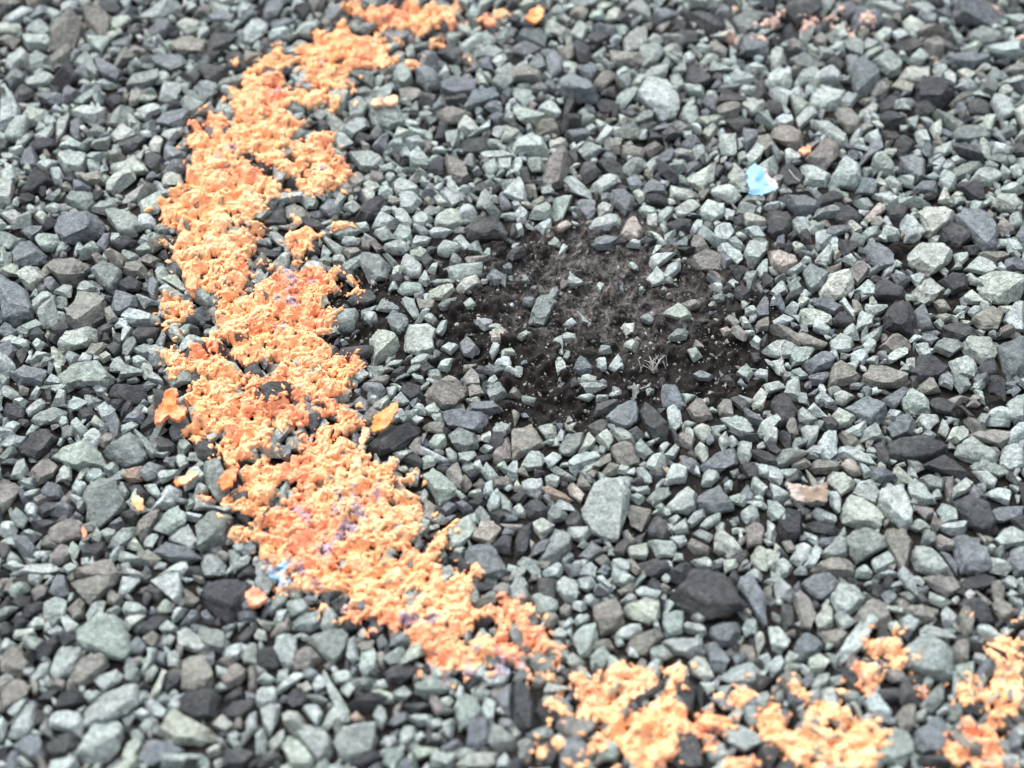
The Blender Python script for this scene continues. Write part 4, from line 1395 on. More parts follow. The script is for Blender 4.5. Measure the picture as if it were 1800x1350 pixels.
CHALK_DATA = """@A1 0 0
O 1787 350 1690 450 1680 560 1590 560 1610 700 1640 790 1600 900 1500 870 1420 870 1350 790 1300 810 1300 960 1360 1010 1310 1050 1330 1130 1290 1190 1290 1240 1180 1260 1190 1350 1787 1350
O 1410 820 1450 760 1560 770 1600 840 1480 845
H 1380 860 1420 850 1500 880 1480 910 1420 900
H 1700 1040 1787 1030 1787 1190 1740 1140
H 1280 1265 1370 1270 1340 1310 1290 1310
O 1620 380 1660 370 1660 420 1620 430
@A2 450 0
O 0 350 180 300 180 350 260 380 230 420 0 480
O 280 400 300 300 400 200 520 175 680 200 720 230 880 190 900 300 1000 370 970 400 860 430 680 420 630 510 600 600 480 560 340 520 360 430
O 600 20 640 0 1480 0 1370 40 1370 100 1220 140 1180 190 1100 210 1060 160 870 160 760 100 740 60 640 80
O 0 500 210 500 220 540 200 600 480 560 500 650 400 700 330 690 230 650 180 720 200 770 330 820 280 880 210 920 250 950 540 885 555 930 530 1000 550 1050 460 1080 330 1090 310 1150 620 1085 690 1130 680 1180 620 1220 540 1280 430 1310 290 1300 280 1230 300 1180 200 1190 130 1110 100 1070 140 1000 0 980
O 0 960 150 960 140 1060 80 1100 0 1090
O 0 1180 80 1200 180 1290 240 1300 150 1350 0 1350
H 140 1030 190 950 270 1050 200 1060
H 200 450 340 440 350 500 220 540
H 550 370 600 370 590 430 550 440
D 1300 215 35
D 1230 268 25
D 1280 265 25
D 1020 260 30
D 1120 400 40
D 1060 415 25
D 1470 405 25
D 675 575 30
D 1720 45 45
D 1640 100 35
D 1450 205 30
D 560 655 20
D 690 685 18
D 530 690 35
D 510 725 25
D 590 130 40
D 1370 150 30
@A3 900 0
D 1510 140 25
D 1530 210 35
D 1590 245 25
D 1515 70 20
D 1760 120 25
D 1750 230 30
D 1570 15 25
@A4 1350 0
O 210 160 290 80 400 50 430 60 330 140 260 200 210 190
O 640 80 700 60 760 110 740 145 690 120 640 115
O 490 0 560 0 520 50 490 30
O 940 0 1040 0 980 30
O 1580 30 1640 10 1660 50 1610 55
O 1740 210 1787 160 1787 250 1745 230
D 60 130 35
D 80 80 30
D 440 60 30
D 460 130 32
D 530 220 22
D 560 150 26
D 70 215 24
D 590 195 22
D 830 180 20
D 1190 355 22
D 1370 460 18
D 20 100 25
@B1 0 337
O 1100 0 1787 0 1787 160 1640 180 1700 220 1787 215 1787 370 1760 420 1700 440 1760 540 1700 600 1640 680 1720 690 1787 700 1787 1120 1720 1180 1600 1120 1540 1030 1560 950 1470 880 1540 820 1500 740 1580 700 1520 690 1440 640 1400 590 1370 620 1370 690 1330 690 1300 590 1250 540 1250 480 1180 410 1200 330 1250 300 1340 310 1230 220 1130 190 1100 120
H 1430 300 1490 310 1490 350 1430 340
H 1690 170 1787 160 1740 230
O 1100 680 1180 680 1230 700 1340 730 1340 820 1250 870 1150 860 1110 800 1120 740
O 1410 980 1470 930 1530 970 1530 1040 1420 1040
O 1130 990 1190 1000 1220 1090 1300 1080 1400 1050 1560 1110 1580 1170 1650 1190 1660 1260 1787 1260 1787 1350 1360 1350 1400 1290 1400 1230 1300 1200 1210 1220 1150 1180
O 1120 290 1200 275 1190 320 1120 330
H 1650 1320 1700 1310 1730 1350 1650 1350
D 1400 880 25
D 1240 920 25
D 1120 870 40
D 1200 1240 35
D 1700 1160 30
@B2 450 337
O 0 0 110 0 60 100 0 110
O 0 600 110 560 160 500 300 510 550 515 600 620 590 640 470 690 420 740 520 760 540 830 500 930 390 970 370 1000 490 1020 540 1110 690 1120 770 1160 700 1230 640 1240 640 1330 600 1350 0 1350 0 1280 120 1210 170 1210 150 1150 100 1130 0 1190
H 0 1180 90 1130 170 1190 100 1220 40 1260 0 1250
O 190 210 300 210 420 215 480 240 480 290 380 290 370 330 330 370 330 470 260 480 240 350 180 290
O 215 125 260 115 310 150 270 185
O 520 190 620 175 630 200 540 250
O 640 650 720 635 735 665 660 690
O 0 190 40 190 50 280 0 300
O 600 570 640 555 700 560 690 580 630 590
D 20 470 25
D 75 485 20
D 625 295 16
D 745 600 16
D 590 730 24
D 580 510 22
D 485 700 22
@C1 0 674
O 1280 60 1310 30 1420 0 1560 0 1500 70 1640 40 1787 20 1787 600 1700 560 1560 550 1540 480 1480 430 1490 370 1560 330 1500 300 1370 360 1290 340 1270 270 1340 230 1310 150 1380 120 1290 100
H 1500 310 1570 270 1600 290 1540 350
H 1690 510 1760 420 1787 440 1787 500 1720 560
O 1660 590 1787 540 1787 880 1700 870 1640 850 1560 820 1530 820 1560 740 1640 730 1680 650
O 1590 1000 1620 960 1740 960 1787 1000 1787 1040 1720 1070 1600 1070
O 1390 740 1450 720 1485 760 1460 795 1410 780
D 1570 880 26
D 620 265 18
@C2 450 674
O 0 60 40 80 80 140 200 120 300 50 330 0 590 0 500 60 430 90 390 130 310 170 370 210 300 290 150 290 80 290 70 370 150 410 0 410
O 470 130 530 60 600 100 670 130 640 190 540 190 470 160
O 300 320 360 290 480 270 520 220 680 190 800 240 790 270 660 290 560 330 420 340 310 345
O 0 460 60 480 140 500 200 540 250 480 300 400 440 350 560 340 700 410 790 490 870 540 960 620 950 690 880 730 980 715 1060 720 1150 790 1180 840 1130 930 1140 1010 1080 1050 1140 1130 1170 1160 1230 1090 1280 960 1330 1000 1300 1100 1240 1200 1300 1260 1270 1310 1240 1350 330 1350 250 1330 60 1330 110 1230 30 1200 0 1150
H 35 60 60 0 280 0 300 50 200 110 130 130 60 110
H 80 330 90 300 220 300 290 330 230 400 140 390
H 100 780 130 680 210 640 300 690 400 680 430 600 520 600 400 710 300 750 220 770 150 830
H 880 1190 940 1120 1000 1130 970 1190 880 1210
H 930 770 960 740 970 840 940 840
H 550 1240 610 1170 640 1220 620 1280 570 1270
H 870 1170 980 1020 1000 1040 900 1150
O 895 530 960 505 1000 550 950 590 910 570
O 1000 620 1060 570 1080 620 1150 610 1160 640 1060 665 980 640
O 1155 580 1200 545 1210 600 1165 605
O 1380 1280 1420 1245 1450 1290 1540 1200 1575 1290 1540 1350 1380 1350
O 1370 990 1430 960 1450 1000 1400 1030
O 1330 940 1380 925 1390 960 1350 975
D 430 160 22
D 200 400 14
D 90 930 20
@D2 450 1010
O 110 40 160 20 300 30 340 0 1550 0 1500 70 1480 130 1510 200 1600 240 1660 180 1740 110 1787 120 1787 470 1760 560 1640 530 1560 600 1480 640 1310 640 1180 580 1170 500 1220 470 1070 470 1060 390 1010 340 870 330 830 290 860 250 770 260 700 280 590 230 580 190 680 150 690 110 600 120 560 80 400 100 250 70 110 90
H 1000 120 1070 60 1180 30 1120 110 1030 160
H 1140 170 1160 130 1190 140 1160 190
H 1370 430 1420 400 1450 430 1400 490
H 1460 380 1500 350 1660 280 1700 300 1690 390 1580 410 1470 430
H 1500 250 1600 260 1660 290 1560 330
O 1280 690 1340 650 1370 680 1300 720
O 1420 660 1480 600 1560 620 1530 670 1440 700
O 1640 590 1787 570 1760 650 1680 700 1660 640
O 400 140 470 130 540 160 480 210 450 220 430 170
O 1120 650 1150 610 1180 660 1140 715
O 785 370 820 340 850 375 810 400
O 690 310 740 305 730 330
O 1020 530 1080 510 1080 540 1040 560
D 250 130 26
D 1690 905 22
D 1670 340 20
D 410 205 18
@D3 900 1010
O 0 150 50 140 170 190 160 240 60 270 130 310 180 330 270 380 260 430 400 450 410 490 330 500 250 480 240 520 350 570 350 620 260 620 230 530 130 500 70 560 100 620 200 650 380 690 340 720 280 710 200 690 100 640 0 600 0 480 60 470 90 440 60 330 20 290
O 390 680 470 650 550 700 620 680 650 620 730 600 760 560 880 600 960 610 1060 680 1060 740 870 820 810 900 870 910 880 940 930 890 1000 880 1030 810 1060 770 1130 700 1060 640 1030 580 1080 590 1130 570 1210 590 1220 640 1190 700 1150 760 1150 850 1190 860 1230 950 1260 990 1330 1060 1450 1180 1460 1220 1370 1190 1300 1110 1150 1030 1090 1030 1150 1110 1180 1250 1110 1240 1080 1330 1060 1350 870 1350 830 1280 770 1190 720 1120 680 1140 600 1190 540 1230 490 1290 470 1250 550 1130 640 1060 730 1020 640 990 570 1000 520 940 490 820 410 740
H 800 890 870 820 1040 740 1020 830 950 880 880 930
O 290 800 360 730 390 750 350 840 310 830
O 220 850 280 830 360 880 400 930 390 960 310 910 230 900
O 270 1110 330 1085 380 1140 350 1210 280 1180
O 160 1180 200 1130 240 1200 220 1260 170 1250
O 100 1230 140 1220 160 1280 120 1310
O 310 1240 400 1300 380 1320 320 1290
O 395 1340 440 1310 520 1310 520 1350 400 1350
O 700 1300 740 1280 780 1350 690 1350
O 440 920 490 900 530 960 520 980 450 970
O 1395 770 1440 755 1490 800 1460 830 1500 850 1440 830
O 1510 800 1600 770 1620 720 1660 770 1740 800 1700 840 1600 905 1520 840
O 1290 1000 1380 900 1440 940 1500 940 1550 1020 1540 1060 1440 1060 1400 1010 1340 1060
O 1440 1350 1510 1260 1560 1220 1640 1260 1700 1350
O 1660 1240 1720 1250 1740 1300 1680 1300
O 1720 950 1787 870 1787 1160 1740 1060
D 745 455 16
D 1370 650 26
D 110 725 30
@D4 1350 1010
O 0 840 60 840 100 920 130 1050 240 1040 260 960 330 850 420 850 500 960 490 870 560 880 640 970 730 990 830 1060 870 1150 860 1200 800 1200 750 1240 740 1300 800 1350 200 1350 180 1260 60 1160 0 1140
H 430 1010 490 1000 520 1030 480 1080 440 1060
H 320 1200 350 1170 450 1260 400 1290 330 1270
O 110 720 180 690 230 680 250 760 310 760 280 840 220 800 160 780
O 665 450 720 395 800 400 810 460 800 540 740 550 690 490
O 870 340 900 330 950 390 940 430
O 830 450 890 400 950 470 1000 520 970 600 970 680 920 640 850 560
O 1020 560 1060 540 1085 575 1050 590
O 595 620 620 550 710 570 800 650 810 720 740 800 660 760 640 680
O 445 740 510 720 570 770 540 800 470 770
O 1030 830 1080 760 1120 715 1155 730 1140 800 1080 850
O 1410 260 1450 240 1510 330 1480 350
O 1520 440 1600 400 1700 390 1787 410 1787 590 1700 600 1620 580 1510 560 1560 490
O 1340 720 1400 680 1470 670 1540 760 1590 640 1640 620 1787 600 1787 1000 1650 900 1560 860 1400 890 1350 800
O 1540 880 1640 930 1680 990 1680 1060 1610 1040 1540 960
O 1345 990 1390 960 1480 1010 1600 1030 1620 1150 1640 1290 1640 1350 1500 1350 1420 1250 1350 1300 1260 1240 1240 1170 1270 1120 1340 1140 1370 1220 1440 1200 1400 1080
O 1730 1300 1787 1260 1787 1350 1740 1350
O 1100 1330 1150 1300 1220 1350 1100 1350
D 1230 945 26
D 850 1035 28
D 1775 270 40
D 955 940 22"""

# ------------------------------------------------------------------ stones
ALB = 0.74                                      # picture value -> surface albedo
COLOURS = {'W': (183, 197, 196), 'G': (165, 179, 176), 'g': (139, 150, 149), 'B': (122, 131, 138), 'K': (63, 67, 72),
           'T': (141, 141, 136), 'C': (184, 194, 187), 'R': (164, 149, 134), 'P': (186, 180, 173)}
COLOURS = {k: srgb(*v) * ALB for k, v in COLOURS.items()}

GX0, GX1, GY0, GY1, RES = -0.78, 0.78, -0.56, 0.74, 0.0012
NX, NY = int((GX1 - GX0) / RES), int((GY1 - GY0) / RES)
HEIGHT = np.zeros((NY, NX), np.float32)         # height of the stone surface, for what lies on it
TAKEN = np.zeros((NY, NX), bool)                # where a stone already lies


def planes_of(poly, t, r, chips=3, flat=1.0):
    """the planes that bound one broken stone: poly (n, 2) round its centre, t its thickness; r a random generator"""
    N, H = [], []
    n = len(poly)
    for i in range(n):
        a, b = poly[i], poly[(i + 1) % n]
        e = b - a
        L = np.hypot(*e)
        if L < 1e-5:
            continue
        nx, ny = e[1] / L, -e[0] / L
        phi = r.uniform(-0.2, 0.6)
        h = a[0] * nx + a[1] * ny
        N.append((nx * math.cos(phi), ny * math.cos(phi), math.sin(phi)))
        H.append(max(h, 0.0005) * math.cos(phi))
    tilt, az = abs(r.normal(0, 0.19)) * flat, r.uniform(0, 6.28)
    N.append((math.sin(tilt) * math.cos(az), math.sin(tilt) * math.sin(az), math.cos(tilt)))
    H.append(t * 0.5)
    N.append((0, 0, -1))
    H.append(t * 0.55)
    ext = np.abs(poly).max()
    for _ in range(chips):
        az, el = r.uniform(0, 6.28), r.uniform(0.45, 1.15)
        v = np.array((math.cos(el) * math.cos(az), math.cos(el) * math.sin(az), math.sin(el)))
        sup = (poly @ v[:2]).max() * 0.92 + v[2] * t * 0.5
        N.append(tuple(v))
        H.append(sup * r.uniform(0.6, 0.9))
    return np.array(N), np.array(H)


def facets(N, H):
    """the faces of the body inside all planes n.x <= h"""
    out = []
    m = len(N)
    for i in range(m):
        n = N[i]
        u = np.cross(n, (0.3, 0.1, 1.0) if abs(n[2]) < 0.9 else (1.0, 0.2, 0.0))
        u /= math.sqrt(u @ u)
        w = np.cross(n, u)
        c, L = n * H[i], 0.5 if H.max() < 0.2 else 12.0
        A, B = (N @ u).tolist(), (N @ w).tolist()
        D = (H - N @ c).tolist()
        poly = [(-L, -L), (L, -L), (L, L), (-L, L)]
        for k in range(m):
            if k == i:
                continue
            a, b_, d = A[k], B[k], D[k]
            if abs(a) + abs(b_) < 1e-6:
                continue
            new = []
            q0 = poly[-1]
            s0 = a * q0[0] + b_ * q0[1] - d
            for q1 in poly:
                s1 = a * q1[0] + b_ * q1[1] - d
                if (s0 <= 0) != (s1 <= 0):
                    f = s0 / (s0 - s1)
                    new.append((q0[0] + (q1[0] - q0[0]) * f, q0[1] + (q1[1] - q0[1]) * f))
                if s1 <= 0:
                    new.append(q1)
                q0, s0 = q1, s1
            poly = new
            if len(poly) < 3:
                break
        if len(poly) >= 3:
            p = np.array(poly)
            out.append(c + p[:, :1] * u + p[:, 1:] * w)
    return out


def tri_grid(n):
    """barycentric weights and faces of a triangle cut into n x n pieces"""
    idx, wts = {}, []
    for a in range(n + 1):
        for b_ in range(n + 1 - a):
            idx[a, b_] = len(wts)
            wts.append((1 - (a + b_) / n, a / n, b_ / n))
    f = []
    for a in range(n):
        for b_ in range(n - a):
            f.append((idx[a, b_], idx[a + 1, b_], idx[a, b_ + 1]))
            if a + b_ < n - 1:
                f.append((idx[a + 1, b_], idx[a + 1, b_ + 1], idx[a, b_ + 1]))
    return np.array(wts), np.array(f)


GRID = {n: tri_grid(n) for n in (1, 2, 3, 4, 5)}


def stone_shape(cuts, N, H, size, seed, rough=0.05, fit=None, worn=0.5):
    """one crushed stone: flat broken faces that meet in real edges, then worn and chipped"""
    W, T = GRID[cuts]
    V, Fc, tag, n = [], [], [], 0
    for k, p in enumerate(facets(N, H)):
        c = p.mean(0)
        for a in range(len(p)):
            V.append(W @ np.stack([c, p[a], p[(a + 1) % len(p)]]))
            Fc.append(T + n)
            tag.append(np.full(len(W), k))
            n += len(W)
    V, Fc, tag = np.concatenate(V), np.concatenate(Fc), np.concatenate(tag)
    key = np.round(V / (size * 1e-3)).astype(np.int64)
    key = ((key[:, 0] * 40009 + key[:, 1]) * 40009 + key[:, 2]) * 64 + (tag if worn < 0.5 else 0)     # a corner is shared inside a face, split between faces
    _, first, inv = np.unique(key, return_index=True, return_inverse=True)
    V, Fc = V[first], inv[Fc]
    Fc = Fc[(Fc[:, 0] != Fc[:, 1]) & (Fc[:, 1] != Fc[:, 2]) & (Fc[:, 0] != Fc[:, 2])]
    q = V / size
    k = fbm(q * 1.7 + seed * 7.13, seed, 2) * rough * 1.2 - np.abs(vnoise(q * 3.6 + seed * 3.1, seed + 5)) * rough
    if cuts > 1:
        k = k + vnoise(q * 9 + seed * 1.7, seed + 6) * rough * 0.5
    rad = np.sqrt((V * V).sum(1)) + 1e-9
    nd = np.maximum((V / rad[:, None]) @ N.T, 1e-4) / H[None, :]
    soft_r = (nd ** 14).sum(1) ** (-1.0 / 14)
    V = V * ((1 - worn) + worn * soft_r / rad)[:, None] * (1 + k)[:, None]
    if fit is not None:                       # bring the plan back to its full extent
        lo, hi = V[:, :2].min(0), V[:, :2].max(0)
        V[:, :2] = (V[:, :2] - lo) / (hi - lo) * (fit[1] - fit[0]) + fit[0]
    return V, Fc


def stamp(N, H, cx, cy, z, ext, grow=0.0):
    """write a stone's upper surface into HEIGHT and its footprint into TAKEN"""
    i0, i1 = int((cx - ext - GX0) / RES), int((cx + ext - GX0) / RES) + 2
    j0, j1 = int((cy - ext - GY0) / RES), int((cy + ext - GY0) / RES) + 2
    i0, j0, i1, j1 = max(i0, 0), max(j0, 0), min(i1, NX), min(j1, NY)
    if i1 <= i0 or j1 <= j0:
        return
    X, Y = np.meshgrid(GX0 + (np.arange(i0, i1) + .5) * RES - cx, GY0 + (np.arange(j0, j1) + .5) * RES - cy)
    top = np.full(X.shape, 9.0)
    ok = np.ones(X.shape, bool)
    for (a, b, c), h in zip(N, H):
        s = h - a * X - b * Y
        if c > 0.02:
            top = np.minimum(top, s / c)
        else:
            ok &= s > 0
    ok &= top > -0.3 * ext
    w = HEIGHT[j0:j1, i0:i1]
    np.maximum(w, np.where(ok, top + z, 0), out=w)
    TAKEN[j0:j1, i0:i1] |= ok & (top > -0.05 * ext)


class Heap:
    """collects many small stones into one mesh"""
    def __init__(self):
        self.v, self.f, self.c, self.n = [], [], [], 0

    def add(self, v, f, c):
        self.v.append(v)
        self.f.append(f + self.n)
        self.c.append(np.repeat(np.asarray(c)[None, :], len(v), 0) if np.ndim(c) == 1 else c)
        self.n += len(v)

    def mesh(self, name, mat, smooth=True):
        return mesh_from(name, np.concatenate(self.v), np.concatenate(self.f), mat, np.concatenate(self.c), smooth)


def shade_variety(code, r):
    c = COLOURS[code] * r.uniform(0.85, 1.12)
    return np.clip(c * (1 + r.normal(0, 0.016, 3)), 0.012, 0.8)


outlines = read_outlines(STONE_DATA)
listed = []
for code, pts in outlines:
    hull_px = hull2(pts)
    if len(hull_px) < 3:
        continue
    listed.append({'code': code, 'px': hull_px, 'area': poly_area(hull_px), 'c': hull_px.mean(0)})
listed.sort(key=lambda s: -s['area'])
SINGLES = 300
gravel = Heap()
singles = []
for k, s in enumerate(listed):
    r = np.random.default_rng(1000 + k)
    gx, gy = ground(s['px'][:, 0], s['px'][:, 1], 0.012)
    size = math.sqrt(poly_area(np.stack([gx, gy], 1)))
    t = float(np.clip(size * r.uniform(0.30, 0.48), 0.006, 0.021))
    zc = t * r.uniform(0.30, 0.42) + 0.002 + (0.002 if size > 0.03 else 0)
    if math.hypot(s['c'][0] - 490, s['c'][1] - 688) < 16:
        zc += 0.012                                # the dark stone that stands out of the chalk
    gx, gy = ground(s['px'][:, 0], s['px'][:, 1], zc)
    cx, cy = (gx.min() + gx.max()) / 2, (gy.min() + gy.max()) / 2
    poly = hull2(np.stack([gx - cx, gy - cy], 1)) * 1.06
    if len(poly) < 3:
        continue
    N, H = planes_of(poly, t, r, chips=int(r.integers(2, 5)))
    v, f = stone_shape(5 if k < 60 else 4 if k < SINGLES else 2, N, H, size * 0.5, k, 0.085 if s['code'] != 'K' else 0.10, (poly.min(0), poly.max(0)), r.uniform(0.05, 0.55))
    ext = np.abs(poly).max() * 1.1
    stamp(N, H, cx, cy, zc, ext)
    col = shade_variety(s['code'], r)
    if k < SINGLES:
        me = mesh_from('stone_chip', v, f, STONE, col[None, :].repeat(len(v), 0))
        o = bpy.data.objects.new('stone_chip', me)
        o.location = (cx, cy, zc)
        singles.append((o, s))
    else:
        gravel.add(v + (cx, cy, zc), f, col)

# ---- the rest of the gravel: smaller chips in the gaps, and the bed beyond the picture
def bare_amount(x, y):
    x, y = np.asarray(x, float), np.asarray(y, float)
    return _bare_amount(x, y)


def _bare_amount(x, y):
    """0 on the gravel, towards 1 where the stones have come away"""
    out = np.zeros(np.shape(x))
    for cx, cy, ex, ey, w in BARE_M:
        d = ((x - cx) / ex) ** 2 + ((y - cy) / ey) ** 2
        d = d + 0.34 * np.sin(x * 83 + 1.7 * np.sin(y * 61)) * np.sin(y * 97 + 1.3 * np.sin(x * 53)) + 0.2 * np.sin(x * 190 + y * 140)
        out = np.maximum(out, w * np.clip((1.12 - d) * 2.5, 0, 1))
    return out


BARE = [(1085, 560, 250, 165, 1.0), (960, 690, 130, 70, 1.0), (1200, 620, 160, 100, 1.0), (870, 520, 130, 85, 0.95), (1020, 450, 170, 75, 1.0),
        (640, 560, 75, 85, 0.92), (770, 600, 90, 75, 0.8), (340, 560, 70, 50, 0.8), (480, 830, 70, 40, 0.8), (1310, 670, 80, 70, 0.8),
        (1250, 880, 60, 45, 0.6), (1715, 712, 60, 34, 0.9), (1590, 450, 48, 34, 0.95), (1655, 540, 36, 26, 0.85), (1300, 850, 60, 40, 0.7), (1400, 330, 40, 30, 0.7), (900, 590, 120, 70, 0.95)]
BARE_M = []
for px, py, a, b, w in BARE:
    cx, cy = (float(q) for q in ground(px, py))
    BARE_M.append((cx, cy, float(ground(px + a, py)[0]) - cx, cy - float(ground(px, py + b)[1]), w))
MIXCODES = ['W'] * 7 + ['G'] * 6 + ['g'] * 4 + ['B'] * 4 + ['K'] * 6 + ['T'] * 4 + ['C'] * 3


def frame_margin(x, y):
    """True inside the picture"""
    d = np.stack([x - CAM[0], y - CAM[1], np.full_like(x, -CAM[2])], -1) @ ROT
    u, w = d[..., 0] / -d[..., 2] * F, d[..., 1] / -d[..., 2] * F
    return (np.abs(u) < 905) & (np.abs(w) < 680)


def occupancy(cx, cy, rad):
    i0, i1 = int((cx - rad - GX0) / RES), int((cx + rad - GX0) / RES) + 1
    j0, j1 = int((cy - rad - GY0) / RES), int((cy + rad - GY0) / RES) + 1
    if i0 < 0 or j0 < 0 or i1 >= NX or j1 >= NY:
        return 1.0
    return TAKEN[j0:j1, i0:i1].mean()


def random_poly(r, rad, stretch):
    n = int(r.integers(4, 8))
    a = np.sort(r.uniform(0, 6.283, n) * 0.35 + np.arange(n) * 6.283 / n)
    q = np.stack([np.cos(a) * stretch, np.sin(a) / stretch], 1) * r.uniform(0.78, 1.12, (n, 1)) * rad
    th = r.uniform(0, 3.1416)
    return hull2(q @ np.array([[math.cos(th), math.sin(th)], [-math.sin(th), math.cos(th)]]))


PROTO = {}
for level in (0, 2):
    PROTO[level] = []
    for k in range(70):
        r = np.random.default_rng(5000 + k + 100 * level)
        poly = random_poly(r, 1.0, r.uniform(1.0, 1.65))
        t = r.uniform(0.6, 1.15)
        N, H = planes_of(poly, t, r, 3, 1.3)
        v, f = stone_shape(max(level, 1), N, H, 0.9, k + 31, 0.08, None, r.uniform(0.05, 0.55))
        PROTO[level].append((v, f, N, H, t))


def small_stone(heap, x, y, rad, z, level, code, r, do_stamp=True, tiltmax=0.7):
    v, f, N, H, t = PROTO[level][int(r.integers(0, 70))]
    th = r.uniform(0, 6.283)
    c, s = math.cos(th), math.sin(th)
    R = np.array([[c, -s, 0], [s, c, 0], [0, 0, 1]])
    tx = r.normal(0, tiltmax * 0.5)
    R = R @ np.array([[1, 0, 0], [0, math.cos(tx), -math.sin(tx)], [0, math.sin(tx), math.cos(tx)]])
    sc = np.array([1, 1, r.uniform(0.75, 1.1)]) * rad
    heap.add((v * sc) @ R.T + (x, y, z), f, shade_variety(code, r))
    if do_stamp:
        stamp(N @ R.T, H * rad, x, y, z, rad * 1.3)


r = np.random.default_rng(77)
for rad_mm, tries, limit in ((21, 2600, 0.05), (16, 5200, 0.08), (13.5, 12000, 0.14), (10.5, 18000, 0.20), (8.2, 20000, 0.28), (6.0, 22000, 0.36), (4.3, 26000, 0.42)):
    xs, ys = r.uniform(GX0 + .03, GX1 - .03, tries), r.uniform(GY0 + .03, GY1 - .03, tries)
    infr = frame_margin(xs, ys)
    bare = bare_amount(xs, ys)
    for x, y, fr, ba in zip(xs, ys, infr, bare):
        if (fr and rad_mm > 14) or (not fr and rad_mm < 5):
            continue
        if r.random() < ba * (1.05 if rad_mm > 8 else 0.98):
            continue
        rad = rad_mm / 1000 * r.uniform(0.85, 1.2)
        if occupancy(x, y, rad * 0.8) > limit:
            continue
        z = rad * r.uniform(0.05, 0.35) + (0.003 if rad_mm < 12 else 0.001)
        small_stone(gravel, x, y, rad, z, 2 if (rad_mm > 8 if fr else rad_mm > 14) else 0, MIXCODES[int(r.integers(0, len(MIXCODES)))], r)
# a lower layer that shows between the chips
for x, y in zip(r.uniform(GX0 + .03, GX1 - .03, 5200), r.uniform(GY0 + .03, GY1 - .03, 5200)):
    ba = float(bare_amount(x, y))
    if r.random() < ba * 1.05:
        continue
    rad = r.uniform(0.005, 0.011)
    if occupancy(x, y, rad * 0.6) > 0.75:
        continue
    small_stone(gravel, x, y, rad, rad * r.uniform(-0.35, 0.0), 0, MIXCODES[int(r.integers(0, len(MIXCODES)))], r)

# grit: tiny chips and dust grains pressed into the bitumen
grit = Heap()
PALE = ('T', 'C', 'P', 'P', 'W', 'T')
for k in range(6400):
    if k < 3400:                                    # most of it where the stones came away
        x, y = (float(q) for q in ground(r.uniform(560, 1420), r.uniform(370, 780)))
        if r.random() > float(bare_amount(x, y)) * 0.95:
            continue
    else:
        x, y = r.uniform(GX0 + .05, GX1 - .05), r.uniform(GY0 + .05, GY1 - .05)
    if occupancy(x, y, 0.002) > 0.3:
        continue
    big = r.random() < 0.035
    if big:
        rad = r.uniform(0.0022, 0.0062)
        code = 'WGgBKTCggTK'[int(r.integers(0, 11))]
    else:
        rad = 0.00045 + 0.0017 * r.random() ** 3
        code = PALE[int(r.integers(0, 6))] if r.random() < 0.32 else 'gTK'[int(r.integers(0, 3))]
    small_stone(grit, x, y, rad, rad * r.uniform(0.0, 0.5) + 0.0022 + (0.001 if not big else 0), 2 if rad > 0.004 else 0, code, r, do_stamp=False)

# ------------------------------------------------------------------ ground sheet (fine in the middle, out to the horizon)
def build_ground():
    outer = np.array([1.2, 2, 4, 8, 16, 40, 120])
    def axis(a, b):
        return np.concatenate([-outer[::-1], np.arange(-0.9, a, 0.007), np.arange(a, b, 0.0018), np.arange(b, 0.9001, 0.007), outer])
    ax, ay = axis(-0.19, 0.30), axis(-0.09, 0.17)
    X, Y = np.meshgrid(ax, ay)
    P = np.stack([X.ravel() * 60, Y.ravel() * 60, np.zeros(X.size)], 1)
    Z = fbm(P, 3, 3).reshape(X.shape) * 0.0022
    Z += fbm(P * 4, 9, 2).reshape(X.shape) * 0.0011
    ba = bare_amount(X, Y)
    lump = fbm(P * 2.2, 19, 3).reshape(X.shape)
    Z += np.clip(lump, -0.2, 1) * 0.008 * ba
    Z += fbm(P * 9, 29, 2).reshape(X.shape) * 0.0007 * ba
    Z = np.where(np.maximum(abs(X), abs(Y)) > 0.95, 0, Z)
    idx = np.arange(X.size).reshape(X.shape)
    faces = np.stack([idx[:-1, :-1].ravel(), idx[:-1, 1:].ravel(), idx[1:, 1:].ravel(), idx[1:, :-1].ravel()], 1)
    me = mesh_from('ground', np.stack([X.ravel(), Y.ravel(), Z.ravel()], 1), faces, BITUMEN)
    return link(bpy.data.objects.new('ground', me), kind='structure')


build_ground()
link(bpy.data.objects.new('gravel', gravel.mesh('gravel', STONE)), kind='stuff', label='smaller grey, green and black stone chips filling the gaps between the larger ones', category='gravel')
link(bpy.data.objects.new('grit', grit.mesh('grit', STONE)), kind='stuff', label='pale dust grains and tiny chips pressed into the dark bare patch', category='grit')

# ------------------------------------------------------------------ orange chalk
CR = 0.00068
CX0, CX1, CY0, CY1 = -0.56, 0.56, -0.40, 0.52
CNX, CNY = int((CX1 - CX0) / CR), int((CY1 - CY0) / CR)
cxs, cys = CX0 + (np.arange(CNX) + .5) * CR, CY0 + (np.arange(CNY) + .5) * CR
ZREF = 0.016


def blur(a, n, times=2):
    a = a.astype(np.float32)
    for _ in range(times):
        for ax in (0, 1):
            pad = [(0, 0), (0, 0)]
            pad[ax] = (n + 1, n)
            c = np.cumsum(np.pad(a, pad, mode='edge'), axis=ax, dtype=np.float64)
            hi = np.take(c, np.arange(2 * n + 1, c.shape[ax]), axis=ax)
            lo = np.take(c, np.arange(0, c.shape[ax] - 2 * n - 1), axis=ax)
            a = ((hi - lo) / (2 * n + 1)).astype(np.float32)
    return a


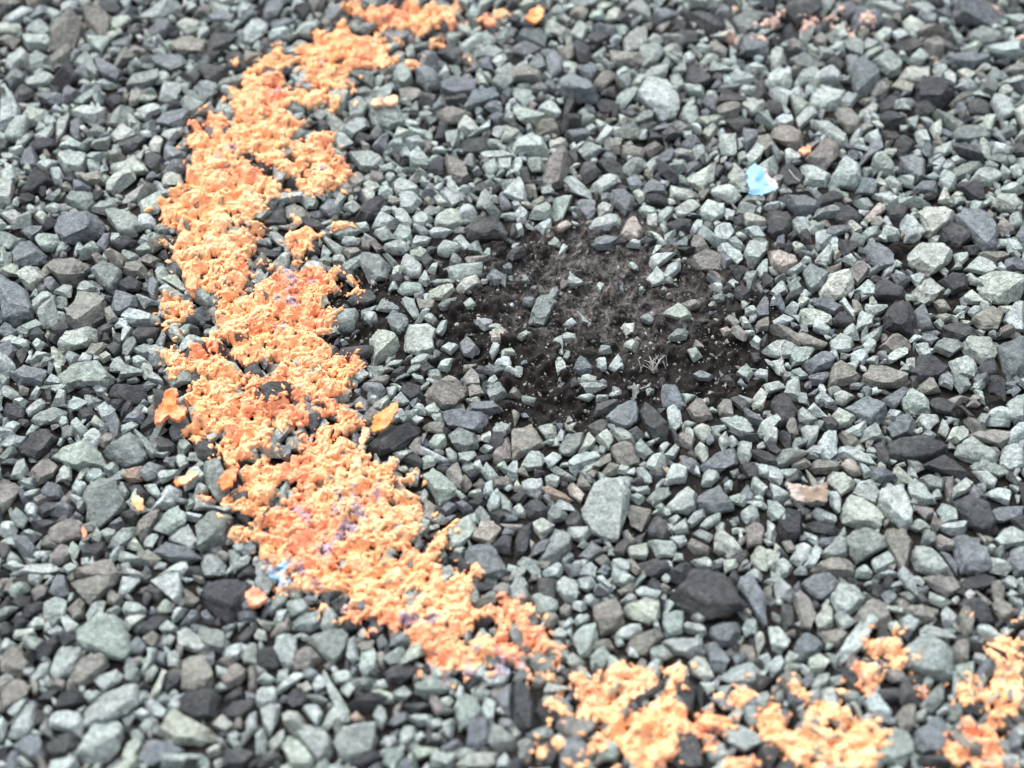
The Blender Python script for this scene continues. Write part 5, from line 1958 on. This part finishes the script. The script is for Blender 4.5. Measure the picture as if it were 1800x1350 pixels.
def raster(poly, target, value):
    gx, gy = ground(poly[:, 0], poly[:, 1], ZREF)
    i0, i1 = max(int((gx.min() - CX0) / CR) - 1, 0), min(int((gx.max() - CX0) / CR) + 2, CNX)
    j0, j1 = max(int((gy.min() - CY0) / CR) - 1, 0), min(int((gy.max() - CY0) / CR) + 2, CNY)
    if i1 <= i0 or j1 <= j0:
        return
    X, Y = np.meshgrid(cxs[i0:i1], cys[j0:j1])
    m = inside(np.stack([gx, gy], 1), X, Y)
    target[j0:j1, i0:i1][m] = value


field = np.zeros((CNY, CNX), np.float32)
chalk_lines = read_outlines(CHALK_DATA)
for code, pts in chalk_lines:
    if code != 'H':
        raster(pts, field, 1.0)
for code, pts in chalk_lines:
    if code == 'H':
        raster(pts, field, 0.0)
CXG, CYG = np.meshgrid(cxs, cys)
CP = np.stack([CXG.ravel(), CYG.ravel(), np.zeros(CXG.size)], 1)
soft = blur(field, 4, 2)
near = soft > 0.02
sel = near.ravel()
rag = np.zeros(CXG.size, np.float32)
rag[sel] = fbm(CP[sel] * 130, 21, 3) * 0.30 + vnoise(CP[sel] * 430, 44) * 0.26
# stone surface under the chalk
hi_x = np.clip(((CXG - GX0) / RES).astype(int), 0, NX - 1)
hi_y = np.clip(((CYG - GY0) / RES).astype(int), 0, NY - 1)
under = HEIGHT[hi_y, hi_x]
under_soft = blur(under, 11, 2)
under = blur(under, 2, 2)
faint = np.clip((CXG - float(ground(1150, 40)[0])) / 0.05, 0, 1) * np.clip((CYG - float(ground(900, 115)[1])) / 0.03, 0, 1)
coat = np.clip((float(ground(900, 1120)[1]) - CYG) / 0.03, 0, 1)       # towards the viewer the chalk is rubbed on as a thin coat
hollow = np.clip((under_soft - under) / 0.007, -0.5, 1.2)      # chalk catches on the stones and misses the gaps
mask = (soft + rag.reshape(soft.shape) - 0.50 * hollow * (1 - 0.6 * coat) - 0.12 * faint) > 0.50
mask &= near

depth = blur(mask.astype(np.float32), 5, 2)                    # 1 deep inside, about 0.5 at an edge
msel = (blur(mask.astype(np.float32), 2, 1) > 0.001).ravel()
xx, yy = CP[msel, 0], CP[msel, 1]
wx = xx + vnoise(CP[msel] * 90, 61) * 0.0035 + vnoise(CP[msel] * 420, 63) * 0.0011
wy = yy + vnoise(CP[msel] * 90, 62) * 0.0035 + vnoise(CP[msel] * 420, 64) * 0.0011
# short flakes lie along a slant
ca, sa = math.cos(0.5), math.sin(0.5)
ux, uy = wx * ca + wy * sa, (-wx * sa + wy * ca) * 1.7
crumb = np.zeros(CXG.size, np.float32)
shade = np.zeros(CXG.size, np.float32)
d1, r1, l1 = cells(ux, uy, 0.0135, 3)
d2, r2, l2 = cells(ux, uy, 0.0062, 4)
d3, r3, l3 = cells(wx, wy, 0.0031, 5)
crumb[msel] = 0.0012 + r1 * 0.0013 + l1 * 0.0028 + r2 * 0.0018 + l2 * 0.0044 + r3 * 0.0014 + l3 * 0.0028 + vnoise(CP[msel] * 620, 67) * 0.0004
shade[msel] = r1 * 0.5 + r2 * 0.3 + r3 * 0.2
crumb = crumb.reshape(CXG.shape)
shade = shade.reshape(CXG.shape)
edge = np.clip((depth - 0.35) / 0.35, 0, 1)
chalk_z = under * 0.78 + np.maximum(under_soft, under * 0.8) * 0.22 + 0.0003 + crumb * (0.25 + 0.75 * edge) * (1 - 0.5 * coat) * 0.85
# cracks and pits between crumbs: leave them open where the crumb layer is thinnest
thin = np.zeros(CXG.size, np.float32)
thin[msel] = vnoise(CP[msel] * 300, 91)
gap = blur(under, 3, 1) - under_soft
pits = (crumb < 0.0020) & (thin.reshape(CXG.shape) > 0.0)
mask &= ~pits

ORANGE = srgb(255, 185, 133) * 0.84
ORANGE_PALE = srgb(255, 203, 160) * 0.86
SALMON = srgb(254, 167, 130) * 0.84
LILAC = srgb(158, 162, 192) * 0.75
BLUE = srgb(150, 195, 220) * 0.75
SPOTS = [('A2', 450, 385, 26), ('A2', 440, 465, 26), ('A2', 140, 600, 34), ('A2', 470, 1160, 26), ('A1', 1600, 1000, 40), ('A1', 1510, 1065, 30),
         ('B2', 210, 540, 36), ('B2', 240, 615, 42), ('B2', 400, 590, 26), ('B2', 250, 740, 40), ('B2', 160, 890, 42), ('B2', 145, 725, 24),
         ('C2', 320, 880, 50), ('C2', 565, 855, 34), ('C2', 600, 765, 40), ('C2', 705, 840, 40), ('C2', 715, 890, 34), ('C2', 650, 970, 56),
         ('C2', 600, 1040, 30), ('C2', 480, 1110, 44), ('C2', 115, 830, 28), ('C2', 310, 1270, 40), ('C2', 1000, 960, 36), ('C2', 680, 720, 30), ('C2', 830, 740, 30),
         ('D2', 615, 215, 38), ('D2', 1220, 285, 44), ('D2', 1070, 300, 50), ('D2', 1480, 640, 46), ('D2', 1740, 600, 48), ('D2', 1690, 500, 24), ('D2', 1320, 690, 32),
         ('D2', 1550, 495, 20), ('D2', 1700, 660, 30), ('D2', 400, 40, 40), ('D3', 190, 405, 20)]
BLUES = [('C2', 140, 1310, 100), ('C2', 190, 1240, 50), ('D3', 25, 650, 60), ('D2', 150, 5, 60)]
ORIG = {a + str(b + 1): (b * 450, oy) for a, oy in (('A', 0), ('B', 337), ('C', 674), ('D', 1010)) for b in range(4)}
tone = np.zeros((CNY, CNX, 3), np.float32)
def on_near(fn):
    a = np.zeros(CXG.size, np.float32)
    a[sel] = fn(CP[sel])
    return a.reshape(CXG.shape)


big = on_near(lambda p: vnoise(p * 22, 71))
w = np.clip(shade * 1.5 - 0.25 + big * 0.3, 0, 1)[..., None]
tone[:] = ORANGE * (1 - w) + ORANGE_PALE * w
s_ = np.clip((on_near(lambda p: vnoise(p * 34, 72)) - 0.15) * 1.7, 0, 0.75)[..., None]
tone = tone * (1 - s_) + SALMON * s_
tone = tone * (1 - faint[..., None]) + (srgb(226, 196, 182) * 0.66) * faint[..., None]     # the traces at the top are washed out
wob = on_near(lambda p: fbm(p * 260, 75, 2))
for spots, c in ((SPOTS, LILAC), (BLUES, BLUE)):
    for tl, tx, ty, rad in spots:
        gx, gy = ground(ORIG[tl][0] + tx * TILE, ORIG[tl][1] + ty * TILE, ZREF)
        rr = rad * TILE * 0.5 / 1000
        j0, i0, n = int((gy - CY0) / CR), int((gx - CX0) / CR), int(rr * 2.4 / CR) + 2
        wj, wi = slice(max(j0 - n, 0), j0 + n), slice(max(i0 - n, 0), i0 + n)
        a = np.clip(1.3 - np.hypot(CXG[wj, wi] - gx, CYG[wj, wi] - gy) / rr + wob[wj, wi] * 0.9, 0, 0.8)[..., None]
        tone[wj, wi] = tone[wj, wi] * (1 - a) + c * a

# which cells hang together
todo = bytearray(np.pad(mask, 1).astype(np.uint8).tobytes())
PW = CNX + 2
lab_of = {}
sizes = [0]
for start in np.nonzero(np.frombuffer(bytes(todo), np.uint8))[0].tolist():
    if not todo[start]:
        continue
    todo[start] = 0
    stack, group_cells = [start], []
    while stack:
        q = stack.pop()
        group_cells.append(q)
        for e in (q + 1, q - 1, q + PW, q - PW):
            if todo[e]:
                todo[e] = 0
                stack.append(e)
    lab_of[len(sizes)] = group_cells
    sizes.append(len(group_cells))
comp = np.zeros((CNY + 2) * PW, np.int32)
for lab, group_cells in lab_of.items():
    comp[group_cells] = lab
comp = comp.reshape(CNY + 2, PW)[1:-1, 1:-1]
sizes = np.array(sizes)


def chalk_mesh(name, cellmask):
    """a lump of chalk: the crumbly upper surface and a skirt down to the stones"""
    js, is_ = np.nonzero(cellmask)
    vid = -np.ones((CNY + 1, CNX + 1), np.int64)
    for a in (0, 1):
        for b in (0, 1):
            vid[js + a, is_ + b] = 0
    vj, vi = np.nonzero(vid == 0)
    vid[vj, vi] = np.arange(len(vj))
    full = np.zeros((CNY + 2, CNX + 2), np.int8)
    full[1:-1, 1:-1] = cellmask
    around = full[vj, vi] + full[vj, vi + 1] + full[vj + 1, vi] + full[vj + 1, vi + 1]
    rim = around < 4
    cj, ci = np.minimum(vj, CNY - 1), np.minimum(vi, CNX - 1)
    x, y = CX0 + vi * CR, CY0 + vj * CR
    z = chalk_z[cj, ci].astype(float)
    P = np.stack([x, y, z], 1)
    jx, jy = vnoise(P * 700, 81), vnoise(P * 700, 82)
    bx, by = vnoise(P * 160, 83), vnoise(P * 160, 84)
    x, y = x + jx * 0.0004 + bx * 0.0010, y + jy * 0.0004 + by * 0.0010
    z = z + vnoise(P * 600, 85) * 0.0005
    z = np.where(rim, z - 0.0009, z)
    top = np.stack([x, y, z], 1)
    col = tone[cj, ci]
    q = np.stack([vid[js, is_], vid[js, is_ + 1], vid[js + 1, is_ + 1], vid[js + 1, is_]], 1)
    # skirt
    ri = np.nonzero(rim)[0]
    low_id = -np.ones(len(vj), np.int64)
    low_id[ri] = len(vj) + np.arange(len(ri))
    low = top[ri].copy()
    low[:, 2] -= 0.0035
    e = np.concatenate([q[:, [0, 1]], q[:, [1, 2]], q[:, [2, 3]], q[:, [3, 0]]])
    key = np.sort(e, 1)
    key = key[:, 0] * (len(vj) + 1) + key[:, 1]
    u, inv, cnt = np.unique(key, return_inverse=True, return_counts=True)
    be = e[cnt[inv] == 1]
    sk = np.stack([be[:, 1], be[:, 0], low_id[be[:, 0]], low_id[be[:, 1]]], 1)
    V = np.concatenate([top, low])
    return mesh_from(name, V, np.concatenate([q, sk]), CHALK, np.concatenate([col, col[ri]]), smooth=False)


order = np.argsort(-sizes)
named = [k for k in order if sizes[k] >= 700]
def comp_info(k):
    j, i = np.nonzero(comp == k)
    X, Y = CX0 + i.mean() * CR, CY0 + j.mean() * CR
    d = np.array([X - CAM[0], Y - CAM[1], ZREF - CAM[2]]) @ ROT
    return 900 + d[0] / -d[2] * F, 675 - d[1] / -d[2] * F


CHALK_LABELS = [  # x, y, name, label
    (520, 571, 'chalk_line', 'long crumbly orange chalk line with bluish specks curving across the gravel'),
    (1124, 1246, 'chalk_smear', 'large orange chalk smear wrapped round a dark stone below the line end'),
    (1451, 1290, 'chalk_smear', 'wide smooth orange chalk smear with small holes at the lower edge'),
    (1745, 1232, 'chalk_smear', 'orange chalk smear in the lower corner'),
    (710, 19, 'chalk_smear', 'orange chalk smear cut by the upper edge above the line'),
    (525, 415, 'chalk_smear', 'small T-shaped orange smear inside the curve of the line'),
    (304, 535, 'chalk_smear', 'small round orange clump outside the curve beside a black hollow'),
    (1562, 1136, 'chalk_smear', 'peach chalk daub on the edge of the round green stone'),
    (1430, 29, 'chalk_smear', 'thin yellowish chalk streak across a black stone at the upper edge'),
    (1528, 1183, 'chalk_smear', 'pointed orange daub on a dark stone above the bottom chalk smear'),
]
chalk_objects = []
used_labels = set()
small = np.isin(comp, [k for k in range(1, len(sizes)) if sizes[k] >= 6]) & mask
for k in named:
    px, py = comp_info(k)
    best = min(CHALK_LABELS, key=lambda e: math.hypot(e[0] - px, e[1] - py) + (1e4 if e[3] in used_labels else 0), default=None)
    print('CHALK', k, int(sizes[k]), round(px), round(py), best and best[3])
    if best is None or math.hypot(best[0] - px, best[1] - py) > 45:
        continue
    used_labels.add(best[3])
    small &= comp != k
    o = bpy.data.objects.new(best[2], chalk_mesh(best[2], comp == k))
    link(o, label=best[3], category='chalk', group='orange chalk marks on the gravel')
    chalk_objects.append((o, k))
bits = bpy.data.objects.new('chalk_specks', chalk_mesh('chalk_specks', small))
link(bits, kind='stuff', label='small orange chalk specks scattered over the stones beside the marks', category='chalk specks')

# loose crumbs on and round the marks
def surface(x, y):
    return HEIGHT[min(max(int((y - GY0) / RES), 0), NY - 1), min(max(int((x - GX0) / RES), 0), NX - 1)]


crumbs = Heap()
r = np.random.default_rng(5)
halo = (blur(mask.astype(np.float32), 12, 2) > 0.06)
hj, hi = np.nonzero(halo)
for k in r.integers(0, len(hj), 10000):
    j, i = hj[k], hi[k]
    inn = mask[j, i]
    if not inn and r.random() > 0.34 * (0.3 + 2 * depth[j, i]):
        continue
    x, y = CX0 + (i + r.random()) * CR, CY0 + (j + r.random()) * CR
    rad = 0.0008 + 0.0024 * r.random() ** 2.4
    z = (chalk_z[j, i] + rad * 0.1) if inn else surface(x, y) + rad * 0.3
    v, f, *_ = PROTO[0][int(r.integers(0, 70))]
    v = v * rad * (1 + 0.5 * vnoise(v * 2.3 + k, 7))[:, None] * (1, 1, r.uniform(0.6, 1.1))
    th = r.uniform(0, 6.28)
    c, s = math.cos(th), math.sin(th)
    crumbs.add(v @ np.array([[c, s, 0], [-s, c, 0], [0, 0, 1]]) + (x, y, z), f, tone[j, i] * r.uniform(0.92, 1.06))
cr = bpy.data.objects.new('chalk_crumbs', crumbs.mesh('chalk_crumbs', CHALK))
link(cr, kind='stuff', label='loose orange chalk crumbs lying on and round the marks', category='chalk crumbs')

# ------------------------------------------------------------------ flakes, shards and fibres
def flake(name, px, thick, tints, label, cat, lift=0.004, mat=CHALK, tilt=0.0, seed=0, group=None, curl=0.0, cell=0.0011, rim_tint=None):
    """a thin broken plate with an uneven face, from its outline"""
    pts = np.array(px, float).reshape(-1, 2)
    z0 = 0.02
    for _ in range(2):
        gx, gy = ground(pts[:, 0], pts[:, 1], z0)
        mx, my = gx.mean(), gy.mean()
        z0 = max(surface(mx + a, my + b) for a in (-.008, 0, .008) for b in (-.008, 0, .008)) + lift
    poly = np.stack([gx - mx, gy - my], 1)
    ext = np.abs(poly).max() + cell * 2
    n = int(2 * ext / cell)
    c = -ext + (np.arange(n) + .5) * cell
    X, Y = np.meshgrid(c, c)
    wv = np.stack([X.ravel() + mx, Y.ravel() + my, np.zeros(X.size)], 1)
    jx, jy = fbm(wv * 240, seed + 3, 2).reshape(X.shape) * 0.0010, fbm(wv * 240, seed + 4, 2).reshape(X.shape) * 0.0010
    m = inside(poly, X + jx, Y + jy)
    js, is_ = np.nonzero(m)
    vid = -np.ones((n + 1, n + 1), np.int64)
    for a in (0, 1):
        for b in (0, 1):
            vid[js + a, is_ + b] = 0
    vj, vi = np.nonzero(vid == 0)
    vid[vj, vi] = np.arange(len(vj))
    full = np.zeros((n + 2, n + 2), np.int8)
    full[1:-1, 1:-1] = m
    rim = (full[vj, vi] + full[vj, vi + 1] + full[vj + 1, vi] + full[vj + 1, vi + 1]) < 4
    x, y = -ext + vi * cell, -ext + vj * cell
    P = np.stack([x + mx, y + my, np.zeros(len(x))], 1)
    x = x + vnoise(P * 500, seed + 1) * 0.0005
    y = y + vnoise(P * 500, seed + 2) * 0.0005
    relief = fbm(P * 150, seed + 7, 3) * thick * 0.45 + curl * (x * x + y * y) / (ext * ext) * 0.01
    z = relief + y * tilt
    topz = z + thick * 0.4
    botz = z * 0.8 - thick * 0.4
    V = np.concatenate([np.stack([x, y, topz], 1), np.stack([x, y, botz], 1)])
    q = np.stack([vid[js, is_], vid[js, is_ + 1], vid[js + 1, is_ + 1], vid[js + 1, is_]], 1)
    e = np.concatenate([q[:, [0, 1]], q[:, [1, 2]], q[:, [2, 3]], q[:, [3, 0]]])
    key = np.sort(e, 1)
    key = key[:, 0] * (len(vj) + 1) + key[:, 1]
    u, inv, cnt = np.unique(key, return_inverse=True, return_counts=True)
    be = e[cnt[inv] == 1]
    K = len(vj)
    V = np.concatenate([V, V])                # the broken edge is a face of its own
    sk = np.stack([be[:, 1], be[:, 0], be[:, 0] + K, be[:, 1] + K], 1) + 2 * K
    t = np.clip(0.5 + fbm(P * 110, seed + 11, 3) * 0.9 + (x + y) / ext * 0.25, 0, 1)[:, None]
    col = tints[0] * (1 - t) + tints[1] * t
    if rim_tint is not None:                  # paint of another colour along one edge
        w = np.clip((x * 0.75 + y * 0.45) / ext * 3.0 - 0.75 + fbm(P * 120, seed + 17, 2) * 0.8, 0, 1)[:, None]
        col = col * (1 - w) + rim_tint * w
    me = mesh_from(name, V, np.concatenate([q, q[:, ::-1] + K, sk]), mat, np.concatenate([col, col, col, col]))
    o = bpy.data.objects.new(name, me)
    o.location = (mx, my, z0)
    link(o, label=label, category=cat)
    if group:
        o['group'] = group
    return o


def tp(tile, *v):
    a = np.array(v, float).reshape(-1, 2) * TILE + ORIG[tile]
    return a


FL = 'loose orange chalk flakes'
DEEP = srgb(250, 152, 98) * 0.72
PINKISH = srgb(252, 176, 146) * 0.84
flake('chalk_flake', tp('A3', 95, 130, 120, 80, 190, 35, 230, 70, 210, 120, 150, 165), 0.004, (DEEP, ORANGE), 'single bright orange flake alone on dark stones near the upper edge', 'chalk flake', seed=1, group=FL)
flake('chalk_flake', tp('A2', 795, 720, 830, 693, 880, 700, 870, 740, 820, 748), 0.004, (PINKISH, ORANGE_PALE), 'smaller of two round peach flakes side by side on a green-grey stone', 'chalk flake', seed=2, group=FL)
flake('chalk_flake', tp('A2', 885, 700, 930, 670, 985, 685, 985, 725, 910, 740), 0.004, (ORANGE_PALE, PINKISH), 'larger of two round peach flakes side by side on a green-grey stone', 'chalk flake', seed=3, group=FL)
flake('painted_flake', np.array([1312, 302, 1326, 289, 1345, 300, 1362, 318, 1369, 332, 1340, 340, 1317, 338]), 0.003, (srgb(138, 196, 224) * .74, srgb(176, 208, 226) * .74), 'pale blue flake with a peach edge lying on the gravel', 'paint flake', lift=0.003, tilt=0.12, seed=4, rim_tint=srgb(250, 190, 150) * 0.8)
flake('chalk_flake', tp('C2', 800, 300, 830, 240, 900, 190, 985, 155, 1005, 175, 960, 250, 880, 310, 820, 328), 0.0045, (srgb(250, 168, 96) * .7, ORANGE * 0.85), 'long yellow-orange flake leaning on a dark stone beside the orange line', 'chalk flake', lift=0.006, tilt=0.3, seed=5, group=FL)
flake('chalk_flake', tp('C2', 750, 310, 790, 305, 805, 335, 745, 455, 710, 470, 725, 390), 0.004, (PINKISH, ORANGE_PALE), 'narrow peach flake standing between the orange line and a dark stone', 'chalk flake', seed=6, group=FL)
flake('chalk_flake', tp('C1', 1170, 65, 1240, 60, 1235, 170, 1300, 180, 1295, 240, 1240, 285, 1190, 255, 1100, 320, 1090, 260, 1110, 180), 0.006, (SALMON, DEEP), 'big folded salmon flake with two lobes beside the orange line', 'chalk flake', lift=0.007, tilt=-0.15, seed=7, group=FL, curl=0.5)
flake('chalk_flake', tp('C1', 1215, 680, 1350, 605, 1380, 620, 1300, 700, 1230, 715), 0.004, (DEEP, ORANGE_PALE), 'slanting light orange flake on a pale stone below the folded flake', 'chalk flake', seed=8, group=FL)
flake('chalk_flake', tp('C1', 1520, 700, 1540, 650, 1620, 585, 1665, 600, 1640, 680, 1560, 740), 0.0045, (SALMON, DEEP), 'smooth deep orange leaf-shaped flake touching the orange line', 'chalk flake', lift=0.006, tilt=0.2, seed=9, group=FL)
flake('chalk_flake', tp('C1', 910, 790, 950, 770, 995, 800, 1000, 880, 970, 890, 920, 840), 0.004, (DEEP, ORANGE_PALE), 'small orange flake on dark stones beside a large slate-green slab', 'chalk flake', seed=10, group=FL)
flake('chalk_flake', tp('C1', 560, 1040, 580, 1005, 605, 1020, 605, 1075, 575, 1082), 0.004, (PINKISH, SALMON), 'tiny pink-orange flake on the edge of a round olive stone', 'chalk flake', seed=11, group=FL)
flake('chalk_flake', tp('D2', -70, 140, -20, 100, 60, 125, 75, 170, 20, 225, -50, 210), 0.007, (SALMON, PINKISH), 'rounded salmon flake lying below the orange line on dark stones', 'chalk flake', seed=12, group=FL)
flake('chalk_flake', tp('A4', 205, 1050, 250, 1032, 300, 1040, 290, 1065, 235, 1080), 0.004, (PINKISH, SALMON), 'tiny pink-orange flake on brown stones near the pale blue flake', 'chalk flake', seed=13, group=FL)
flake('chalk_flake', tp('B1', 1300, 600, 1370, 560, 1375, 690, 1330, 700, 1300, 670), 0.005, (SALMON, DEEP), 'upright salmon flake hanging from the line above a dark hollow', 'chalk flake', seed=14, group=FL)
flake('resin_shard', tp('C4', 120, 700, 260, 720, 300, 735, 400, 690, 410, 830, 200, 830, 160, 790), 0.004, (srgb(196, 186, 178) * .66, srgb(160, 144, 130) * .6), 'glassy pinkish-brown shard with a jagged edge among green stones', 'shard', lift=0.003, seed=15)

FIBRE = plain_material('glass_fibre', (0.42, 0.41, 0.39), 0.5)


def fibre_mesh(name, runs, rad):
    V, Fc, n = [], [], 0
    for pts in runs:
        pts = np.array(pts)
        T = np.gradient(pts, axis=0)
        T /= np.linalg.norm(T, axis=1)[:, None] + 1e-9
        U = np.cross(T, (0.1, 0.2, 1.0))
        U /= np.linalg.norm(U, axis=1)[:, None] + 1e-9
        W = np.cross(T, U)
        k = 5
        a = np.arange(k) * 2 * math.pi / k
        ring = pts[:, None, :] + rad * (np.cos(a)[None, :, None] * U[:, None, :] + np.sin(a)[None, :, None] * W[:, None, :])
        V.append(ring.reshape(-1, 3))
        for i in range(len(pts) - 1):
            for j in range(k):
                Fc.append((n + i * k + j, n + i * k + (j + 1) % k, n + (i + 1) * k + (j + 1) % k, n + (i + 1) * k + j))
        n += len(pts) * k
    return mesh_from(name, np.concatenate(V), np.array(Fc), FIBRE)


def thread(px, label, rad=0.00045):
    q = np.array(px, float).reshape(-1, 2)
    t = np.linspace(0, len(q) - 1, 26)
    q = np.stack([np.interp(t, np.arange(len(q)), q[:, i]) for i in (0, 1)], 1)
    for _ in range(3):
        q[1:-1] = (q[:-2] + 2 * q[1:-1] + q[2:]) / 4
    gx, gy = ground(q[:, 0], q[:, 1], 0.024)
    z = np.array([surface(a, b) for a, b in zip(gx, gy)])
    z = np.maximum(z, np.convolve(np.pad(z, 4, mode='edge'), np.ones(9) / 9, 'valid')) + rad * 1.2
    o = bpy.data.objects.new('fibre', fibre_mesh('fibre', [np.stack([gx, gy, z], 1)], rad))
    return link(o, label=label, category='fibre')


thread([1388, 577, 1377, 588, 1374, 598, 1378, 610, 1382, 616, 1376, 624, 1376, 637], 'curled white fibre hanging over black and green stones')
thread([1390, 282, 1402, 296, 1418, 304, 1431, 313], 'thin straight pale fibre on black stone beside the blue flake')
runs = []
r = np.random.default_rng(9)
for k in range(24):
    bx, by = ground(1150 + r.normal(0, 11), 645 + r.normal(0, 6), 0.004)
    th, L = r.normal(1.9, 0.6), r.uniform(0.004, 0.011)
    ln = np.linspace(0, 1, 5)
    runs.append(np.stack([bx + math.cos(th) * L * ln, by + math.sin(th) * L * ln, 0.004 + 0.006 * ln * r.uniform(0.3, 1.2) + 0.001 * np.sin(ln * 3)], 1))
link(bpy.data.objects.new('fibre_tuft', fibre_mesh('fibre_tuft', runs, 0.0002)), label='frayed tuft of short white fibres in the bare dark patch', category='fibre tuft')

# ------------------------------------------------------------------ the three hundred largest chips: what sets each apart
COLOUR_WORDS = {'W': 'pale bluish-green', 'G': 'green-grey', 'g': 'slate-green', 'B': 'blue-grey', 'K': 'charcoal-black', 'T': 'brown-grey', 'C': 'cream-green', 'R': 'rust-orange', 'P': 'pinkish-beige'}
MARKS = [  # x, y, phrase, what the picture shows there when it is itself one of the stones
    (118, 55, 'the dark brown corner slab', 'dark brown corner slab with a pointed tip, beside a lighter brown one'),
    (20, 525, 'the big blue-grey edge stone', 'big smooth blue-grey edge stone, cut by the picture side'),
    (140, 395, 'the broad blue-grey slab', 'broad blue-grey slab lying flat above the tan egg-shaped stone'),
    (150, 540, 'the tan egg-shaped stone', 'tan egg-shaped stone with a dark lower end'),
    (182, 880, 'the tall slate-green slab', 'tall slate-green slab with notched top beside a small orange flake'),
    (232, 832, 'the rusty brown stone', 'rusty brown stone beside the tall slate-green slab'),
    (182, 1118, 'the big mottled green stone', 'big mottled green stone with a pale yellow chip on it'),
    (345, 1180, 'the mottled brown pillar stone', 'mottled brown pillar stone above a black one near the lower edge'),
    (400, 1050, 'the big black stone', 'big black stone beside the rounded salmon flake'),
    (195, 1240, 'the big whitish slab', 'big whitish slab lying slantwise near the lower edge'),
    (625, 1303, 'the green-grey egg stone', 'huge green-grey egg stone at the lower edge'),
    (455, 1055, 'the rounded salmon flake', ''),
    (768, 1208, 'the green lens-shaped stone', 'green lens-shaped stone below the blue-stained chalk'),
    (1066, 886, 'the tall pale green boulder', 'tall pale green boulder, largest stone inside the chalk arc'),
    (1250, 1045, 'the huge black slab', 'huge black slab with a broken front edge, near the lower chalk marks'),
    (1640, 1150, 'the round green stone', 'huge round green stone partly daubed with chalk'),
    (1125, 1246, 'the lower chalk smear', ''),
    (1450, 1290, 'the bottom chalk smear', ''),
    (1745, 1230, 'the corner chalk smear', ''),
    (1415, 866, 'the glassy brown shard', ''),
    (1515, 900, 'the round cream stone', 'huge round cream stone below the glassy brown shard'),
    (1610, 788, 'the long black slab', 'long black slab lying flat above another black one'),
    (1778, 632, 'the wide blue-grey block', 'wide blue-grey block cut by the picture side'),
    (1640, 455, 'the pitted cream stone', 'pitted cream stone with rough face among dark gaps'),
    (1585, 560, 'the cracked black wedge', 'cracked black wedge below the cream cube-like stone'),
    (1471, 502, 'the smooth cream stone', 'smooth cream stone like a tooth, beside slate-green chips'),
    (1379, 605, 'the curled white fibre', ''),
    (1150, 645, 'the frayed fibre tuft', ''),
    (1075, 540, 'the bare dark patch', ''),
    (855, 403, 'the black overhanging stone', 'black overhanging stone at the rim of the bare patch'),
    (678, 608, 'the lime-green pointed stone', 'lime-green pointed stone beside a pale square one'),
    (688, 738, 'the long yellow flake', ''),
    (785, 690, 'the round brown stone', 'huge round brown stone below the twin pale ones'),
    (690, 178, 'the two peach flakes', ''),
    (430, 230, 'the upper orange line', ''),
    (370, 420, 'the narrow orange waist', ''),
    (510, 560, 'the middle orange line', ''),
    (590, 900, 'the blue-flecked orange line', ''),
    (850, 1110, 'the ragged line end', ''),
    (300, 725, 'the folded salmon flake', ''),
    (1014, 152, 'the flat blue-grey stone', 'flat blue-grey stone beside a rounded brown one'),
    (1116, 66, 'the lime leaf-shaped stone', 'lime leaf-shaped stone below the upper edge'),
    (1238, 43, 'the upper black slab', 'upper black slab beside pink chalk specks'),
    (941, 24, 'the lone orange flake', ''),
    (1420, 28, 'the pink chalk specks', ''),
    (1163, 172, 'the crusty pale stone', 'crusty pale stone with whitish streaks'),
    (978, 294, 'the tan kidney-shaped stone', 'tan kidney-shaped stone standing upright'),
    (1340, 315, 'the pale blue flake', ''),
    (1486, 300, 'the bright fan-shaped stone', 'bright fan-shaped stone beside a brown one near the blue flake'),
    (1643, 160, 'the craggy black stone', 'craggy black stone beside pale flat chips'),
    (1722, 28, 'the wide charcoal-blue slab', 'wide charcoal-blue slab at the upper edge'),
]


def describe(k, s):
    q = s['px']
    d = q - q.mean(0)
    ev, vec = np.linalg.eigh(d.T @ d)
    ratio = math.sqrt(ev[1] / max(ev[0], 1e-6))
    size = 'huge' if k < 18 else 'large' if k < 90 else 'medium' if k < 200 else 'small'
    n = len(q)
    shape = 'long thin' if ratio > 2.3 else 'oblong' if ratio > 1.6 else 'triangular' if n == 3 else 'blocky' if n == 4 else 'angular' if n == 5 else 'chunky' if n == 6 else 'rounded'
    return size, COLOUR_WORDS[s['code']], shape


def place(c, own):
    ds = sorted((math.hypot(c[0] - x, c[1] - y), x, y, nm) for x, y, nm, t in MARKS if nm != own)
    d0, x0, y0, n0 = ds[0]
    if y0 - c[1] > abs(x0 - c[0]) * 0.8:
        return 'above', n0
    if c[1] - y0 > abs(x0 - c[0]) * 0.8:
        return 'below', n0
    return 'beside', n0


owner = {}
for x, y, nm, text in MARKS:
    if text:
        k = min(range(len(singles)), key=lambda q: math.hypot(singles[q][1]['c'][0] - x, singles[q][1]['c'][1] - y))
        owner[k] = text
by = {}
for k, (o, s) in enumerate(singles):
    if k in owner:
        link(o, label=owner[k], category='stone', group='larger stone chips of the gravel')
        continue
    a, b, c = describe(k, s)
    rel, n0 = place(s['c'], None)
    by.setdefault(f'{a} {b} {c} stone {rel} {n0}', []).append((s['c'][1], o))
ORD = {2: ('upper', 'lower'), 3: ('upper', 'middle', 'lower'), 4: ('topmost', 'second highest', 'third highest', 'lowest'), 5: ('topmost', 'second highest', 'middle', 'fourth highest', 'lowest')}
for lab, items in by.items():
    items.sort(key=lambda e: e[0])
    for i, (_, o) in enumerate(items):
        t = lab if len(items) == 1 else f"{lab}, {ORD[len(items)][i]} of {('two', 'three', 'four', 'five')[len(items) - 2]}"
        link(o, label=t, category='stone', group='larger stone chips of the gravel')
print('TRIS', sum(len(o.data.polygons) for o in scene.objects if o.type == 'MESH'))
